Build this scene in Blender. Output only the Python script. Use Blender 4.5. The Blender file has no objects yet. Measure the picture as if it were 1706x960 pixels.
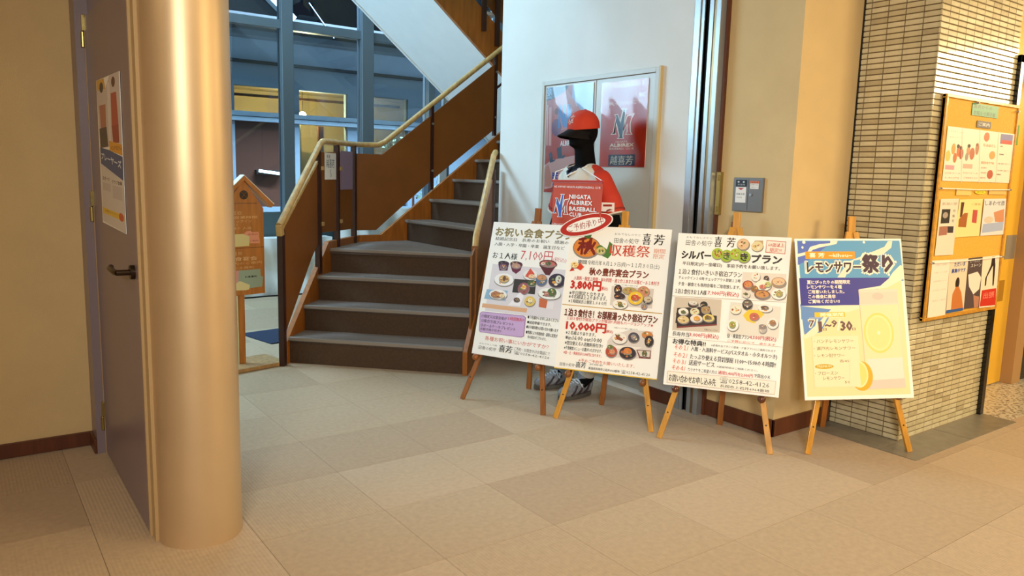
import bpy, math, random
from mathutils import Vector, Matrix

# ---------------------------------------------------------------- camera
S = bpy.context.scene
COL = S.collection
# building frame: x runs along the tiled wall, y along the plaster walls; metres
HEAD, PITCH, ROLL = math.radians(36.0), math.radians(8.35), math.radians(1.5)
def _hd(v):
    return Vector((v[0]*math.cos(HEAD)+v[1]*math.sin(HEAD), -v[0]*math.sin(HEAD)+v[1]*math.cos(HEAD), v[2]))
_r, _u, _f = _hd((1, 0, 0)), _hd((0, math.sin(PITCH), math.cos(PITCH))), _hd((0, math.cos(PITCH), -math.sin(PITCH)))
_R = _r*math.cos(ROLL)+_u*math.sin(ROLL)
_U = -_r*math.sin(ROLL)+_u*math.cos(ROLL)
cd = bpy.data.cameras.new('camera'); cd.sensor_width = 36; cd.lens = 1282/1706*36; cd.clip_start = .05; cd.clip_end = 200
cam = bpy.data.objects.new('camera', cd); COL.objects.link(cam)
cam.matrix_world = Matrix(((_R.x, _U.x, -_f.x, 0), (_R.y, _U.y, -_f.y, 0), (_R.z, _U.z, -_f.z, 1.42), (0, 0, 0, 1)))
S.camera = cam
S.view_settings.view_transform = 'Standard'; S.view_settings.look = 'None'
S.view_settings.exposure = -0.08; S.view_settings.gamma = 1; S.view_settings.use_curve_mapping = False
# ---------------------------------------------------------------- world and lights
w = bpy.data.worlds.new('dusk_sky'); S.world = w; w.use_nodes = True
w.node_tree.nodes['Background'].inputs[0].default_value = (.05, .10, .2, 1)
w.node_tree.nodes['Background'].inputs[1].default_value = .12
WARM = (1, .765, .41); COOL = (.47, .77, 1.0)
def area(name, loc, to, sx, sy, power, col, spread=180):
    l = bpy.data.lights.new(name, 'AREA'); l.shape = 'RECTANGLE'; l.size = sx; l.size_y = sy; l.energy = power; l.color = col
    l.spread = math.radians(spread)
    o = bpy.data.objects.new(name, l); COL.objects.link(o); o.location = loc
    o.rotation_euler = (Vector(to)-Vector(loc)).to_track_quat('-Z', 'Y').to_euler(); return o
# cool daylight from the glazed side of the stair hall, out of view to the left
area('hall_window_light', (-.5, 8.3, 2.95), (3.2, 5.2, 1.2), 2.6, 1.15, 290, COOL)
area('hall_ceiling_light', (2.2, 7.2, 5.4), (3.4, 8.3, 0), 3, 1.6, 250, COOL)
area('courtyard_light', (5.2, 9.9, 5.2), (5.2, 12, 2.4), 4, .8, 3600, (.62, .8, 1))
# warm lobby downlights, the bright entrance side behind the camera, and one added neutral fill
area('lobby_and_fill_light', (.9, .7, 2.86), (.9, .9, 0), 1.4, 1.4, 26, WARM)
area('lobby_and_fill_light', (3.0, .3, 2.86), (3.0, .6, 0), 1.4, 1.4, 30, WARM)
area('lobby_and_fill_light', (5.4, .2, 2.86), (5.2, .8, 0), 1.4, 1.2, 42, WARM)
area('entrance_light', (8.0, .6, 2.45), (4.9, 2.1, 1.8), .9, .5, 60, WARM)
area('counter_light', (5.6, -3.2, 2.3), (3.9, 2.5, .8), 1.6, .7, 72, WARM, 120)
area('lobby_and_fill_light', (-1.6, -2.2, 2.5), (3.2, 3.0, .7), 1.2, .8, 50, (1, .95, .84), 74)  # added neutral fill behind the camera, brightens the boards
area('lobby_and_fill_light', (-1.4, 2.4, 2.86), (-1.3, 2.6, 0), .8, .8, 11, WARM)
PRINTS={
'B1':[
('T', 'お祝い会食プラン', .048, .996, .073, .066, '#8c7a45', 2, 0),
('T', '結婚記念日\u3000長寿のお祝い\u3000感謝の日', .059, .99, .126, .026, 'k', 1, 0),
('T', '入園・入学・卒園・卒業\u3000誕生日など', .058, .903, .167, .026, 'k', 1, 0),
('T', 'お１人様', .058, .365, .253, .049, 'k', 1, 0),
('T', '7,100円', .406, .782, .237, .082, '#c8404a', 0, 0),
('T', '(税込)', .79, .947, .254, .037, '#d9808a', 0, 0),
('R',.077,.32,1.034,.673,'#dcd6dc'),
('R',.032,.621,.585,.652,'#dcab82'),
('E',.211,.307,.067,.016,'#2c1a2a'),
('P',[(.146,.317),(.279,.309),(.273,.361),(.175,.366)],'#54203c'),
('E',.213,.333,.042,.02,'#7d5568'),
('E',.367,.305,.074,.018,'#4a1c2a'),
('P',[(.295,.314),(.443,.306),(.432,.351),(.384,.379),(.334,.363)],'#6a1f38'),
('E',.368,.319,.054,.018,'#b58f80'),
('E',.557,.377,.084,.038,'#e9e4e2'),
('P',[(.498,.392),(.544,.328),(.608,.369),(.573,.404)],'#d8503a'),
('E',.578,.387,.04,.015,'#ecc9a0'),
('E',.742,.284,.101,.026,'#7a2c24'),
('P',[(.644,.301),(.843,.29),(.781,.369),(.732,.367)],'#5c1e20'),
('E',.742,.287,.086,.02,'#c46a60'),
('E',.746,.284,.029,.015,'#4a5a34'),
('E',.685,.287,.023,.011,'#e8d5c8'),
('E',.249,.43,.119,.047,'#f2f0f0'),
('E',.248,.424,.062,.027,'#d0a868'),
('E',.252,.421,.02,.019,'#6a4a2a'),
('E',.698,.407,.065,.042,'#5a6c8e'),
('E',.694,.388,.057,.019,'#c98a60'),
('E',.876,.401,.097,.05,'#3c2c3c'),
('E',.89,.39,.034,.027,'#cfd8cc'),
('P',[(.376,.416),(.639,.416),(.647,.514),(.376,.517)],'#3a3028'),
('E',.503,.48,.067,.043,'#9a5a62'),
('E',.505,.472,.028,.015,'#f0c050'),
('E',.59,.436,.053,.022,'#4c5a30'),
('P',[(.059,.514),(.319,.509),(.31,.586),(.043,.586)],'#8fb3cf'),
('E',.207,.544,.11,.036,'#f0ece8'),
('E',.187,.546,.07,.023,'#b07850'),
('E',.259,.55,.034,.015,'#e6d2a8'),
('P',[(.469,.511),(.524,.531),(.496,.611),(.348,.616)],'#eeeaf0'),
('E',.444,.567,.037,.016,'#4c3a38'),
('E',.601,.567,.063,.036,'#e0c060'),
('E',.605,.561,.028,.016,'#f4e6b8'),
('E',.813,.499,.128,.04,'#eef0ea'),
('E',.838,.486,.051,.029,'#4e6a34'),
('E',.781,.502,.028,.016,'#b0746a'),
('P',[(.709,.536),(.806,.547),(.803,.605),(.716,.6)],'#c86a40'),
('P',[(.809,.558),(.884,.558),(.888,.61),(.803,.608)],'#e6dfe4'),
('P',[(.022,.696),(.049,.683),(.562,.676),(.587,.687),(.601,.822),(.57,.833),(.062,.836),(.045,.823)],'#8a5a9a'),
('P',[(.029,.696),(.052,.686),(.559,.68),(.58,.689),(.595,.819),(.566,.83),(.066,.833),(.051,.821)],'#c9a8d6'),
('T', '①個室又は宴会場が', .049, .364, .714, .025, 'k', 1, 0),
('T', '３時間無料!!', .374, .571, .709, .027, 'r', 1, 0),
('T', '②集合写真プレゼント!!', .054, .452, .749, .024, 'k', 1, 0),
('T', '③ホールケーキプレゼント', .057, .487, .782, .024, 'k', 1, 0),
('T', '④焼き肉の付き!!', .06, .32, .81, .022, 'k', 1, 0),
('T', '●７名様からお申し込みください', .608, .971, .681, .025, 'k', 1, 0),
('T', '●送迎準備できます。', .612, .892, .717, .023, 'k', 1, 0),
('T', '●お子様料理もお問い合わせ願います', .612, .979, .751, .024, 'k', 1, 0),
('T', '●季節により料理内容・器等に変更が', .617, .98, .789, .025, 'k', 1, 0),
('T', '有る場合がございます。', .645, .862, .821, .022, 'k', 1, 0),
('T', '各種お祝い事にいかがですか？', .138, .903, .873, .032, '#cf5a48', 0, 0),
('T', '田舎の処守', .078, .298, .947, .026, '#55504c', 0, 0),
('T', 'おもてなしの宿', .08, .299, .917, .012, '#77706c', 0, 0),
('T', '喜芳', .328, .49, .931, .051, 'k', 1, 0),
('T', 'ご予約・お問合せはお電話にて', .509, .93, .919, .025, 'k', 0, 0),
('T', '☎0258-42-4126', .514, .931, .947, .023, '#55504c', 0, 0),
],
'B2':[
('T', '田舎の処守', .456, .697, .092, .035, '#222', 0, 0),
('T', 'おもてなしのやど', .453, .712, .048, .015, '#777', 0, 0),
('T', '喜', .732, .808, .073, .078, '#111', 1, 0),
('T', '芳', .841, .938, .074, .072, '#111', 1, 0),
('E',.185,.15,.134,.073,'#5a3a10'),
('E',.185,.15,.128,.069,'#e0862e'),
('P',[(.149,.073),(.227,.061),(.214,.09),(.17,.091)],'#3e6a2a'),
('T', '秋', .099, .28, .142, .117, '#7a1408', 2, 0),
('P',[(.285,.143),(.327,.129),(.393,.158),(.41,.102),(.443,.119),(.442,.193),(.412,.221),(.348,.203),(.302,.192)],'#4c7a30'),
('E',.334,.169,.044,.026,'#c9c27a'),
('E',.321,.17,.009,.01,'#6d6a35'),
('E',.353,.17,.009,.01,'#6d6a35'),
('T', '収穫祭', .42, .812, .16, .079, '#c8401e', 1, 0),
('T', '期間', .848, .957, .151, .033, '#e0805a', 0, 0),
('T', '限定', .849, .954, .187, .033, '#e0805a', 0, 0),
('T', '期間', .118, .207, .255, .029, 'k', 1, 0),
('T', '令和元年８月１９日(月)～１１月３０日(土)', .217, .918, .258, .037, '#222', 0, 0),
('P',[(.041,.326),(.066,.291),(.093,.318)],'r'),
('P',[(.099,.299),(.137,.26),(.186,.289),(.155,.315)],'#d84428'),
('E',.086,.278,.04,.021,'#f2d890'),
('P',[(.104,.302),(.138,.268),(.178,.292),(.15,.309)],'#d84428'),
('T', '秋の豊作宴会プラン', .244, .823, .316, .053, '#7a2c14', 2, 0),
('T', '入館料・個室２時間・前々料理・酒２合１本または瓶ビール１本付き', .097, .93, .369, .028, 'r', 1, 0),
('T', '3,800円', .074, .375, .417, .067, 'r', 3, 0),
('T', '(税込)', .377, .445, .43, .029, 'r', 1, 0),
('T', '※平日限定となります。', .067, .432, .474, .03, 'k', 1, 0),
('T', '※４名様以上よりあります。', .066, .448, .5, .028, 'k', 1, 0),
('T', '※１時間延長１個室１,０８０円', .068, .446, .531, .027, 'k', 1, 0),
('T', '写真はイメージです 季節により変更になります', .505, .735, .396, .01, '#333', 0, 0),
('P',[(.008,.557),(.987,.563),(.988,.569),(.009,.562)],'#c49a40'),
('R',.503,.409,.867,.474,'#d8ccc4'),
('R',.483,.406,.887,.538,'#d8ccc4'),
('E',.545,.428,.038,.033,'#2a1c20'),
('E',.66,.431,.071,.025,'#b09a60'),
('E',.79,.43,.058,.038,'#c88a6a'),
('E',.567,.472,.054,.022,'#34242a'),
('E',.722,.477,.071,.044,'#ecc32c'),
('E',.717,.474,.04,.02,'#c8502a'),
('E',.839,.484,.044,.028,'#3c3434'),
('E',.838,.477,.037,.019,'#cdbfa8'),
('E',.58,.526,.072,.032,'#f0ece4'),
('E',.58,.526,.023,.016,'#5a6a30'),
('E',.81,.526,.03,.021,'#9a9090'),
('T', '１泊３食付き！お部屋湯ったり宿泊プラン', .043, .95, .61, .053, '#6a2412', 2, 0),
('T', '１泊３食付き宿泊プランが復活!! 内容もバージョンアップ★', .074, .917, .65, .024, 'r', 1, 0),
('T', '10,000円', .074, .471, .701, .063, 'r', 3, 0),
('T', '(税込)', .476, .542, .718, .025, 'r', 1, 0),
('T', '※２名様よりあります。', .078, .378, .749, .027, 'k', 1, 0),
('T', '※in16:00 out10:00', .079, .443, .783, .029, 'k', 1, 0),
('T', '※翌日使える入浴無料券付き!!', .081, .458, .819, .028, 'k', 1, 0),
('T', '※夕食朝食メニューお選びいただけます。', .078, .455, .854, .025, 'k', 1, 0),
('T', '※金・土・休前日は11,000円になります。', .079, .456, .886, .024, 'r', 1, 0),
('T', '写真はイメージです 季節により変更になります', .551, .776, .687, .01, '#333', 0, 0),
('P',[(.498,.781),(.545,.734),(.701,.693),(.918,.689),(.927,.87),(.502,.888)],'#d9d0ca'),
('E',.612,.755,.071,.037,'#ebe6e0'),
('P',[(.562,.727),(.648,.759),(.633,.773),(.586,.763)],'#8a4a34'),
('E',.744,.74,.053,.034,'#4a4450'),
('E',.743,.734,.025,.015,'#8d8a90'),
('E',.869,.714,.051,.023,'#c9803a'),
('E',.892,.755,.042,.037,'#241a20'),
('P',[(.548,.806),(.837,.799),(.783,.819),(.551,.825)],'#efe6dc'),
('E',.545,.847,.055,.038,'#b04a34'),
('E',.554,.847,.027,.016,'#d88a60'),
('E',.531,.817,.027,.014,'#5a7038'),
('E',.702,.846,.079,.041,'#2c2028'),
('E',.7,.833,.039,.02,'#d07a38'),
('P',[(.783,.819),(.919,.815),(.922,.87),(.817,.872)],'#7a3a38'),
('P',[(.794,.823),(.912,.82),(.912,.859),(.824,.86)],'#dccfc4'),
('E',.861,.838,.023,.02,'#4c5e34'),
('T', '※予めご予約をお願いいたします。', .236, .782, .929, .025, '#c8542a', 0, 0),
('T', '田舎の処守', .054, .202, .967, .023, '#444', 0, 0),
('T', '喜芳', .212, .315, .959, .04, '#222', 1, 0),
('T', '長岡市', .347, .48, .948, .011, '#555', 0, 0),
('T', '新潟県長岡市上岩井6964番地', .344, .645, .974, .018, 'k', 1, 0),
('T', '☎0258-42-4126', .66, .934, .974, .027, '#444', 0, 0),
],
'B3':[
('T', '田舎の処守', .078, .317, .062, .036, '#333', 0, 0),
('T', 'おもてなしのやど', .078, .316, .026, .013, '#777', 0, 0),
('T', '喜', .337, .401, .048, .069, '#111', 1, 0),
('T', '芳', .448, .521, .048, .064, '#3c1414', 1, 0),
('E',.59,.057,.054,.038,'#c89a70'),
('E',.59,.057,.05,.034,'#e0bc90'),
('P',[(.66,.064),(.69,.029),(.76,.027),(.766,.078),(.72,.097),(.678,.092)],'#bfa274'),
('E',.713,.065,.05,.032,'#e2d2a2'),
('P',[(.79,.023),(.956,.027),(.956,.108),(.787,.103)],'#c8604a'),
('P',[(.794,.027),(.951,.031),(.951,.104),(.793,.098)],'#f0e9dc'),
('T', '60歳以上', .807, .943, .052, .026, '#cc4434', 1, 0),
('T', '限定!!', .826, .921, .085, .026, '#cc4434', 1, 0),
('T', 'シルバー', .052, .316, .142, .051, 'k', 3, 0),
('E',.372,.125,.051,.036,'#a9c030'),
('E',.454,.137,.054,.039,'#9cb82c'),
('E',.534,.123,.055,.037,'#a9c030'),
('E',.607,.137,.054,.038,'#9cb82c'),
('T', 'い', .345, .415, .125, .036, '#a8502a', 2, 0),
('T', 'き', .427, .484, .138, .046, '#2c5a2a', 2, 0),
('T', 'い', .511, .557, .12, .034, '#b9c83c', 1, 0),
('T', 'き', .578, .639, .139, .048, 'k', 3, 0),
('T', 'プラン', .677, .931, .146, .054, 'k', 3, 0),
('T', '平日限定(月～金曜日)\u3000事前予約をお願い致します。', .066, .923, .203, .029, 'k', 1, 0),
('T', '１泊２食付いきいき宿泊プラン', .039, .603, .256, .036, 'k', 1, 0),
('T', 'チェックイン１４時 チェックアウト翌朝１１時', .044, .597, .296, .022, 'k', 1, 0),
('T', '夕食・朝食とも専用会場をご用意致します。', .047, .602, .338, .025, 'k', 1, 0),
('T', '１泊２食付きお１人様', .025, .308, .387, .033, 'k', 1, 0),
('T', '7,900円(税込)', .319, .593, .386, .035, 'r', 1, 0),
('P',[(.609,.237),(.98,.233),(.993,.4),(.617,.403)],'#e4d9cc'),
('E',.724,.26,.038,.031,'#ece6da'),
('E',.815,.268,.023,.017,'#3c2a2c'),
('E',.921,.288,.061,.032,'#b5854c'),
('E',.921,.284,.052,.024,'#e2c09a'),
('E',.663,.317,.045,.029,'#9a3420'),
('E',.663,.314,.033,.02,'#d88a48'),
('E',.796,.313,.066,.034,'#f0ecd8'),
('E',.79,.322,.029,.013,'#cf7060'),
('E',.832,.306,.026,.017,'#b9c070'),
('E',.722,.339,.031,.02,'#8e6030'),
('E',.792,.372,.067,.03,'#7a4024'),
('E',.792,.37,.055,.022,'#cf9048'),
('E',.656,.379,.034,.022,'#ddd5c8'),
('E',.657,.377,.015,.008,'#5a5a34'),
('E',.929,.362,.061,.034,'#f4f1ea'),
('E',.932,.359,.029,.019,'#a9a050'),
('P',[(-.003,.42),(.997,.409),(.997,.412),(-.002,.423)],'#b9a58e'),
('P',[(.027,.428),(.449,.423),(.457,.635),(.034,.646)],'#cfc0ae'),
('P',[(.025,.493),(.446,.481),(.447,.614),(.035,.632)],'#cdbfae'),
('P',[(.058,.499),(.347,.472),(.403,.576),(.055,.598)],'#2c1a18'),
('P',[(.053,.532),(.419,.529),(.428,.591),(.073,.63)],'#2a1a1c'),
('P',[(.074,.619),(.426,.581),(.428,.591),(.075,.63)],'#7a2c24'),
('E',.199,.466,.046,.024,'#2a1c1c'),
('E',.198,.457,.039,.014,'#ded6cc'),
('E',.295,.463,.033,.02,'#221a1c'),
('E',.117,.519,.046,.023,'#ebe7dd'),
('E',.117,.522,.022,.01,'#5a6438'),
('E',.219,.513,.041,.023,'#d9d8b4'),
('E',.315,.496,.04,.023,'#a98e62'),
('E',.123,.571,.052,.024,'#d9c08a'),
('E',.24,.558,.055,.025,'#e6ddd4'),
('E',.244,.556,.028,.015,'#e0a040'),
('E',.347,.547,.051,.024,'#e4d070'),
('E',.343,.545,.03,.011,'#6a5a20'),
('T', '写真はイメージです', .32, .438, .624, .012, '#333', 0, 0),
('T', '長寿弁当', .04, .191, .667, .03, 'k', 1, 0),
('T', '3,000円(税込)', .194, .453, .665, .034, 'r', 1, 0),
('P',[(.531,.434),(.958,.441),(.958,.639),(.524,.642)],'#e2dcd0'),
('E',.674,.442,.044,.033,'#2c2022'),
('E',.673,.431,.037,.014,'#6a5c50'),
('E',.827,.456,.061,.027,'#ece8df'),
('E',.823,.453,.033,.011,'#5a4434'),
('E',.578,.481,.046,.028,'#ece4cc'),
('P',[(.645,.512),(.688,.474),(.783,.474),(.825,.495),(.746,.559),(.681,.546)],'#e8c420'),
('E',.741,.515,.041,.024,'#c8604c'),
('E',.565,.58,.05,.037,'#f2f0ea'),
('E',.56,.577,.027,.021,'#9aa040'),
('E',.901,.549,.047,.034,'#eeeae2'),
('E',.9,.544,.026,.017,'#a07048'),
('E',.821,.587,.034,.028,'#b9b0a8'),
('E',.819,.572,.032,.013,'#8a7c78'),
('T', '昼・夜宴会プラン', .526, .717, .649, .028, 'k', 1, 0),
('T', '4,500円(税込)', .718, .942, .648, .031, 'r', 1, 0),
('T', 'ご予算に応じて\u3000承ります', .531, .938, .681, .015, '#d86040', 1, 0),
('P',[(-.002,.692),(1.0,.688),(1.0,.69),(-.002,.694)],'#b9a58e'),
('T', 'お得な特典!!', .049, .345, .716, .034, 'k', 2, 0),
('T', '※長寿弁当プランと昼食・夕食プランにご適用されます', .395, .946, .719, .014, '#333', 0, 0),
('T', 'その１/', .071, .195, .753, .033, '#d8603a', 1, 0),
('T', 'その２/', .07, .193, .802, .032, '#d8603a', 1, 0),
('T', 'その３/', .069, .186, .845, .032, '#d8603a', 1, 0),
('T', 'その４/', .066, .185, .886, .032, '#d8603a', 1, 0),
('T', '入館・入浴料サービス(バスタオル・小タオルつき)', .221, .961, .755, .034, 'k', 1, 0),
('T', 'たっぷり使える貸切部屋 11:00～15:00の４時間!!', .219, .955, .803, .034, 'k', 1, 0),
('T', '送迎サービス', .213, .439, .842, .034, 'k', 1, 0),
('T', '※送迎地域はご相談ください。', .461, .811, .85, .013, 'k', 0, 0),
('T', 'カラオケをご希望の方は', .209, .466, .887, .024, 'k', 0, 0),
('T', '通常5,400円を2,000円', .478, .772, .886, .025, 'r', 1, 0),
('T', 'で貸出ＯＫ', .783, .918, .882, .024, 'k', 1, 0),
('P',[(.03,.911),(.97,.901),(.967,.985),(.032,.987)],'#d0b8a8'),
('P',[(.034,.915),(.965,.904),(.963,.981),(.037,.984)],'#f0eadc'),
('T', 'お問い合わせお申し込み先', .047, .466, .952, .047, 'k', 1, 0),
('T', '☎0258-42-4126', .496, .916, .933, .04, '#3a3a3a', 0, 0),
('T', '長岡市上岩井6964番地', .504, .92, .968, .019, 'k', 1, 0),
],
'B4':[
('P',[(.02,.013),(.981,.013),(.991,.269),(.634,.292),(.359,.429),(.012,.507),(.025,.252)],'#5b9fd2'),
('P',[(.025,.017),(.968,.015),(.971,.976),(.022,.978)],'#ecdfae'),
('P',[(.025,.017),(.968,.015),(.987,.232),(.875,.279),(.729,.325),(.569,.341),(.552,.42),(.314,.45),(.178,.589),(.031,.598)],'#5b9fd2'),
('P',[(.025,.017),(.359,.016),(.121,.133),(.013,.167)],'#5470c8'),
('P',[(.01,.413),(.552,.42),(.314,.45),(.178,.589),(.031,.598)],'#6590d0'),
('P',[(.01,.115),(.02,.096),(.111,.082),(.138,.052),(.221,.036),(.327,.028),(.329,.014),(.398,.015),(.384,.034),(.235,.055),(.16,.071),(.117,.099),(.018,.116)],'#f0ead8'),
('P',[(.871,.016),(.913,.015),(.899,.058),(.829,.094),(.736,.118),(.536,.139),(.453,.233),(.443,.246),(.37,.246),(.487,.145),(.732,.08),(.834,.052)],'#ece4d0'),
('P',[(.969,.17),(.998,.175),(.988,.258),(.829,.312),(.705,.322),(.563,.343),(.566,.321),(.765,.301),(.853,.252),(.898,.213)],'#f2ead4'),
('P',[(.02,.423),(.343,.421),(.425,.419),(.555,.42),(.561,.442),(.42,.468),(.273,.472),(.191,.563),(.123,.606),(.012,.631),(.013,.615),(.171,.525),(.292,.445)],'#f2e8cc'),
('E',.082,.023,.015,.01,'#f4f0e4'),
('E',.066,.056,.01,.008,'#f4f0e4'),
('E',.643,.023,.012,.008,'#f4f0e4'),
('E',.93,.15,.008,.009,'#f4f0e4'),
('E',.855,.23,.012,.008,'#f4f0e4'),
('P',[(.017,.249),(.861,.249),(.765,.301),(.566,.321),(.555,.42),(.017,.42)],'#38389a'),
('R',.088,.082,.55,.129,'#f09a20'),
('T', '喜 芳  ~kihou~', .124, .524, .105, .029, '#fff4dc', 2, 0),
('T', 'レモンサワー', .085, .606, .181, .077, '#f4ecdc', 9, 0),
('T', '祭り', .608, .904, .159, .122, '#f4ecdc', 9, 0),
('T', 'レモンサワー', .097, .597, .181, .065, '#3c2438', 2, 0),
('T', '祭り', .616, .896, .159, .111, '#3a1c40', 3, 0),
('T', '夏にぴったりの期間限定', .087, .485, .275, .024, '#f4e8dc', 2, 0),
('T', 'レモンサワーを４種', .084, .404, .305, .023, '#f4e8dc', 2, 0),
('T', 'ご用意いたしました。', .09, .426, .335, .023, '#f4e8dc', 2, 0),
('T', 'この機会に是非', .091, .341, .365, .023, '#f4e8dc', 2, 0),
('T', 'ご賞味ください!!', .087, .375, .395, .023, '#f4e8dc', 2, 0),
('R',.136,.463,.417,.492,'#efc23c'),
('T', '開催期間', .19, .401, .478, .023, '#fff6dc', 2, 0),
('P',[(.084,.497),(.422,.496),(.422,.498),(.084,.499)],'#f8f0dc'),
('T', '7', .077, .132, .532, .046, '#f6ecd8', 9, 0),
('T', '7', .081, .127, .532, .039, '#6a4a52', 2, 0),
('T', '/', .128, .163, .541, .07, '#f6ecd8', 2, 0),
('T', '1', .168, .193, .551, .058, '#6a4a52', 3, 0),
('T', '日', .208, .236, .569, .016, '#6a4a52', 1, 0),
('T', '~', .226, .283, .545, .016, '#6a4a52', 3, 0),
('T', '9', .288, .336, .534, .042, '#6a4a52', 2, 0),
('T', '/', .332, .37, .543, .07, '#f6ecd8', 2, 0),
('T', '30', .369, .474, .549, .056, '#6a4a52', 3, 0),
('T', '日', .475, .503, .569, .016, '#6a4a52', 1, 0),
('P',[(.098,.613),(.523,.61),(.515,.923),(.093,.922)],'#f3e6c4'),
('T', '・パンチレモンサワー', .113, .476, .642, .023, '#6a5a3a', 0, 0),
('T', '・瀬戸内レモンサワー', .108, .489, .686, .023, '#6a5a3a', 0, 0),
('T', '・レモン酎サワー', .109, .385, .73, .023, '#6a5a3a', 0, 0),
('T', '各450円', .336, .492, .765, .018, '#6a5a3a', 0, 0),
('E',.192,.797,.086,.015,'#c9a832'),
('T', 'PREMIUM', .131, .257, .796, .014, '#f8eccc', 1, 0),
('T', '・フローズン', .105, .312, .837, .023, '#6a5a3a', 0, 0),
('T', 'レモンサワー', .176, .37, .869, .023, '#6a5a3a', 0, 0),
('T', '500円', .371, .492, .895, .018, '#6a5a3a', 0, 0),
('P',[(.557,.324),(.924,.321),(.927,.935),(.573,.943)],'#e6d9cc'),
('P',[(.562,.341),(.918,.336),(.917,.409),(.561,.415)],'#ded2c6'),
('P',[(.564,.423),(.916,.419),(.921,.877),(.576,.886)],'#ebe1b8'),
('E',.717,.595,.14,.126,'#e6d97a'),
('E',.717,.595,.123,.112,'#ece6a8'),
('E',.717,.595,.105,.098,'#e9e09a'),
('E',.717,.595,.014,.012,'#f4f0d4'),
('P',[(.591,.756),(.918,.749),(.921,.877),(.587,.886)],'#ece4dc'),
('E',.733,.366,.053,.021,'#cfc4bc'),
('P',[(.586,.889),(.926,.879),(.927,.935),(.591,.941)],'#e0cdc6'),
('E',.531,.859,.101,.09,'#e0ae22'),
('E',.504,.848,.087,.083,'#f3e6b0'),
('E',.504,.848,.073,.071,'#f0dc80'),
('P',[(.427,.771),(.448,.743),(.516,.755),(.515,.923),(.411,.924)],'#f3e6c4'),
],
'DOOR':[
('P',[(.012,-.001),(.357,.003),(.413,.075),(.024,.072)],'#d8a83a'),
('P',[(.009,.071),(.413,.075),(.605,-.001),(.975,-.0),(.99,.443),(.064,.47)],'#cfc4c0'),
('E',.236,.059,.087,.035,'#2a2428'),
('P',[(.097,.176),(.39,.175),(.379,.324),(.134,.334)],'#b0705a'),
('P',[(.059,.334),(.393,.324),(.436,.456),(.065,.467)],'#3c3438'),
('P',[(.491,.042),(.61,.043),(.572,.42),(.472,.425)],'#e0d8d4'),
('E',.752,.049,.074,.032,'#5a3028'),
('P',[(.636,.115),(.854,.115),(.894,.315),(.618,.331)],'#b04a3c'),
('P',[(.62,.325),(.894,.315),(.892,.431),(.653,.432)],'#9a2c28'),
('P',[(.48,.417),(.99,.443),(.997,.51),(.488,.482)],'#e0a020'),
('T', 'OPEN', .543, .97, .465, .026, '#a06010', 2, 0),
('P',[(.051,.463),(.467,.48),(.996,.518),(.988,.667),(.054,.576)],'#2c4a84'),
('T', 'プレーヤーズ', .091, .933, .544, .046, '#dfe6f2', 2, .05),
('P',[(.054,.579),(.994,.67),(1.021,.997),(.035,.987)],'#d6d0cc'),
('T', 'スポーツ', .107, .424, .676, .027, '#444', 2, 0),
('T', 'クラブ会員', .53, .93, .687, .024, '#555', 2, 0),
('R',.1,.707,.457,.761,'#c4bebc'),
('R',.539,.712,.924,.796,'#c4bebc'),
('P',[(.043,.886),(.961,.885),(.967,.924),(.048,.927)],'#e6c032'),
('E',.849,.905,.096,.027,'#c8502a'),
('T', '入会キャンペーン', .153, .733, .902, .015, '#5a4a10', 1, 0),
],
'BN':[
('P',[(.0,.0),(1.0,-.0),(.998,.044),(-.003,.04)],'#b83a1c'),
('T', 'WE SUPPORT NIIGATA ALBIREX BASEBALL CLUB', .023, .967, .128, .043, '#f6e8dc', 1, 0),
('L',.011,.282,.384,.784,'#2c4fae'),
('T', 'NIIGATA', .361, .793, .33, .084, '#f8f0e6', 3, 0),
('T', 'ALBIREX', .369, .823, .453, .084, '#f8f0e6', 3, 0),
('T', 'BASEBALL', .368, .912, .586, .084, '#f8f0e6', 3, 0),
('T', 'CLUB', .373, .627, .707, .079, '#f8f0e6', 3, 0),
('T', "SUPPORTER'S CLUB", .008, .45, .945, .053, '#f0d8cc', 1, 0),
],
'PR':[
('P',[(-.0,.0),(1.0,-.0),(1.0,1.0),(-.0,1.0)],'#bc3c28'),
('T', '2019 NIIGATA ALBIREX BC', .052, .96, .042, .068, '#e8d4cc', 1, 0),
('T', 'BC', .818, .944, .178, .045, '#e8d4cc', 2, 0),
('T', 'PROJECT.', .078, .932, .261, .053, '#d9a89c', 2, 0),
('L',.236,.32,.745,.668,'#141838'),
('T', 'NIIGATA', .358, .616, .702, .022, '#ecd8c0', 1, 0),
('T', 'ALBIREX', .23, .753, .741, .037, '#f0e2c4', 3, 0),
('T', 'BASEBALL CLUB', .228, .758, .783, .022, '#f0e2c4', 1, 0),
('P',[(.208,.852),(.789,.85),(.792,.984),(.213,.989)],'#181a3c'),
('T', '越喜芳', .251, .748, .919, .106, '#c9b8a0', 1, 0),
],
'PL':[
('P',[(.0,-.0),(1.0,-.0),(1.0,1.0),(.0,1.0)],'#b84a40'),
('P',[(.0,-.0),(.479,.002),(.424,.05),(.15,.109),(.007,.127)],'#1f3a5c'),
('T', '熱', .01, .111, .054, .109, '#9cc0dc', 1, 0),
('P',[(.559,.002),(1.0,-.0),(.996,.499),(.853,.472),(.567,.139)],'#8fb0d0'),
('P',[(.151,.121),(.447,.039),(.799,.265),(.583,.395),(.244,.418)],'#c46a62'),
('E',.242,.383,.114,.081,'#7d4a6c'),
('E',.23,.231,.042,.031,'#7a3434'),
('T', 'NA', .291, .576, .28, .198, '#3a78b8', 3, 0),
('T', 'ALBIREX', .344, .657, .532, .045, '#f2e6e0', 2, 0),
('P',[(-.002,.74),(.153,.688),(.664,.646),(.652,.821),(.389,.849),(.175,.954),(.009,.973)],'#d8a8a0'),
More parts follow.
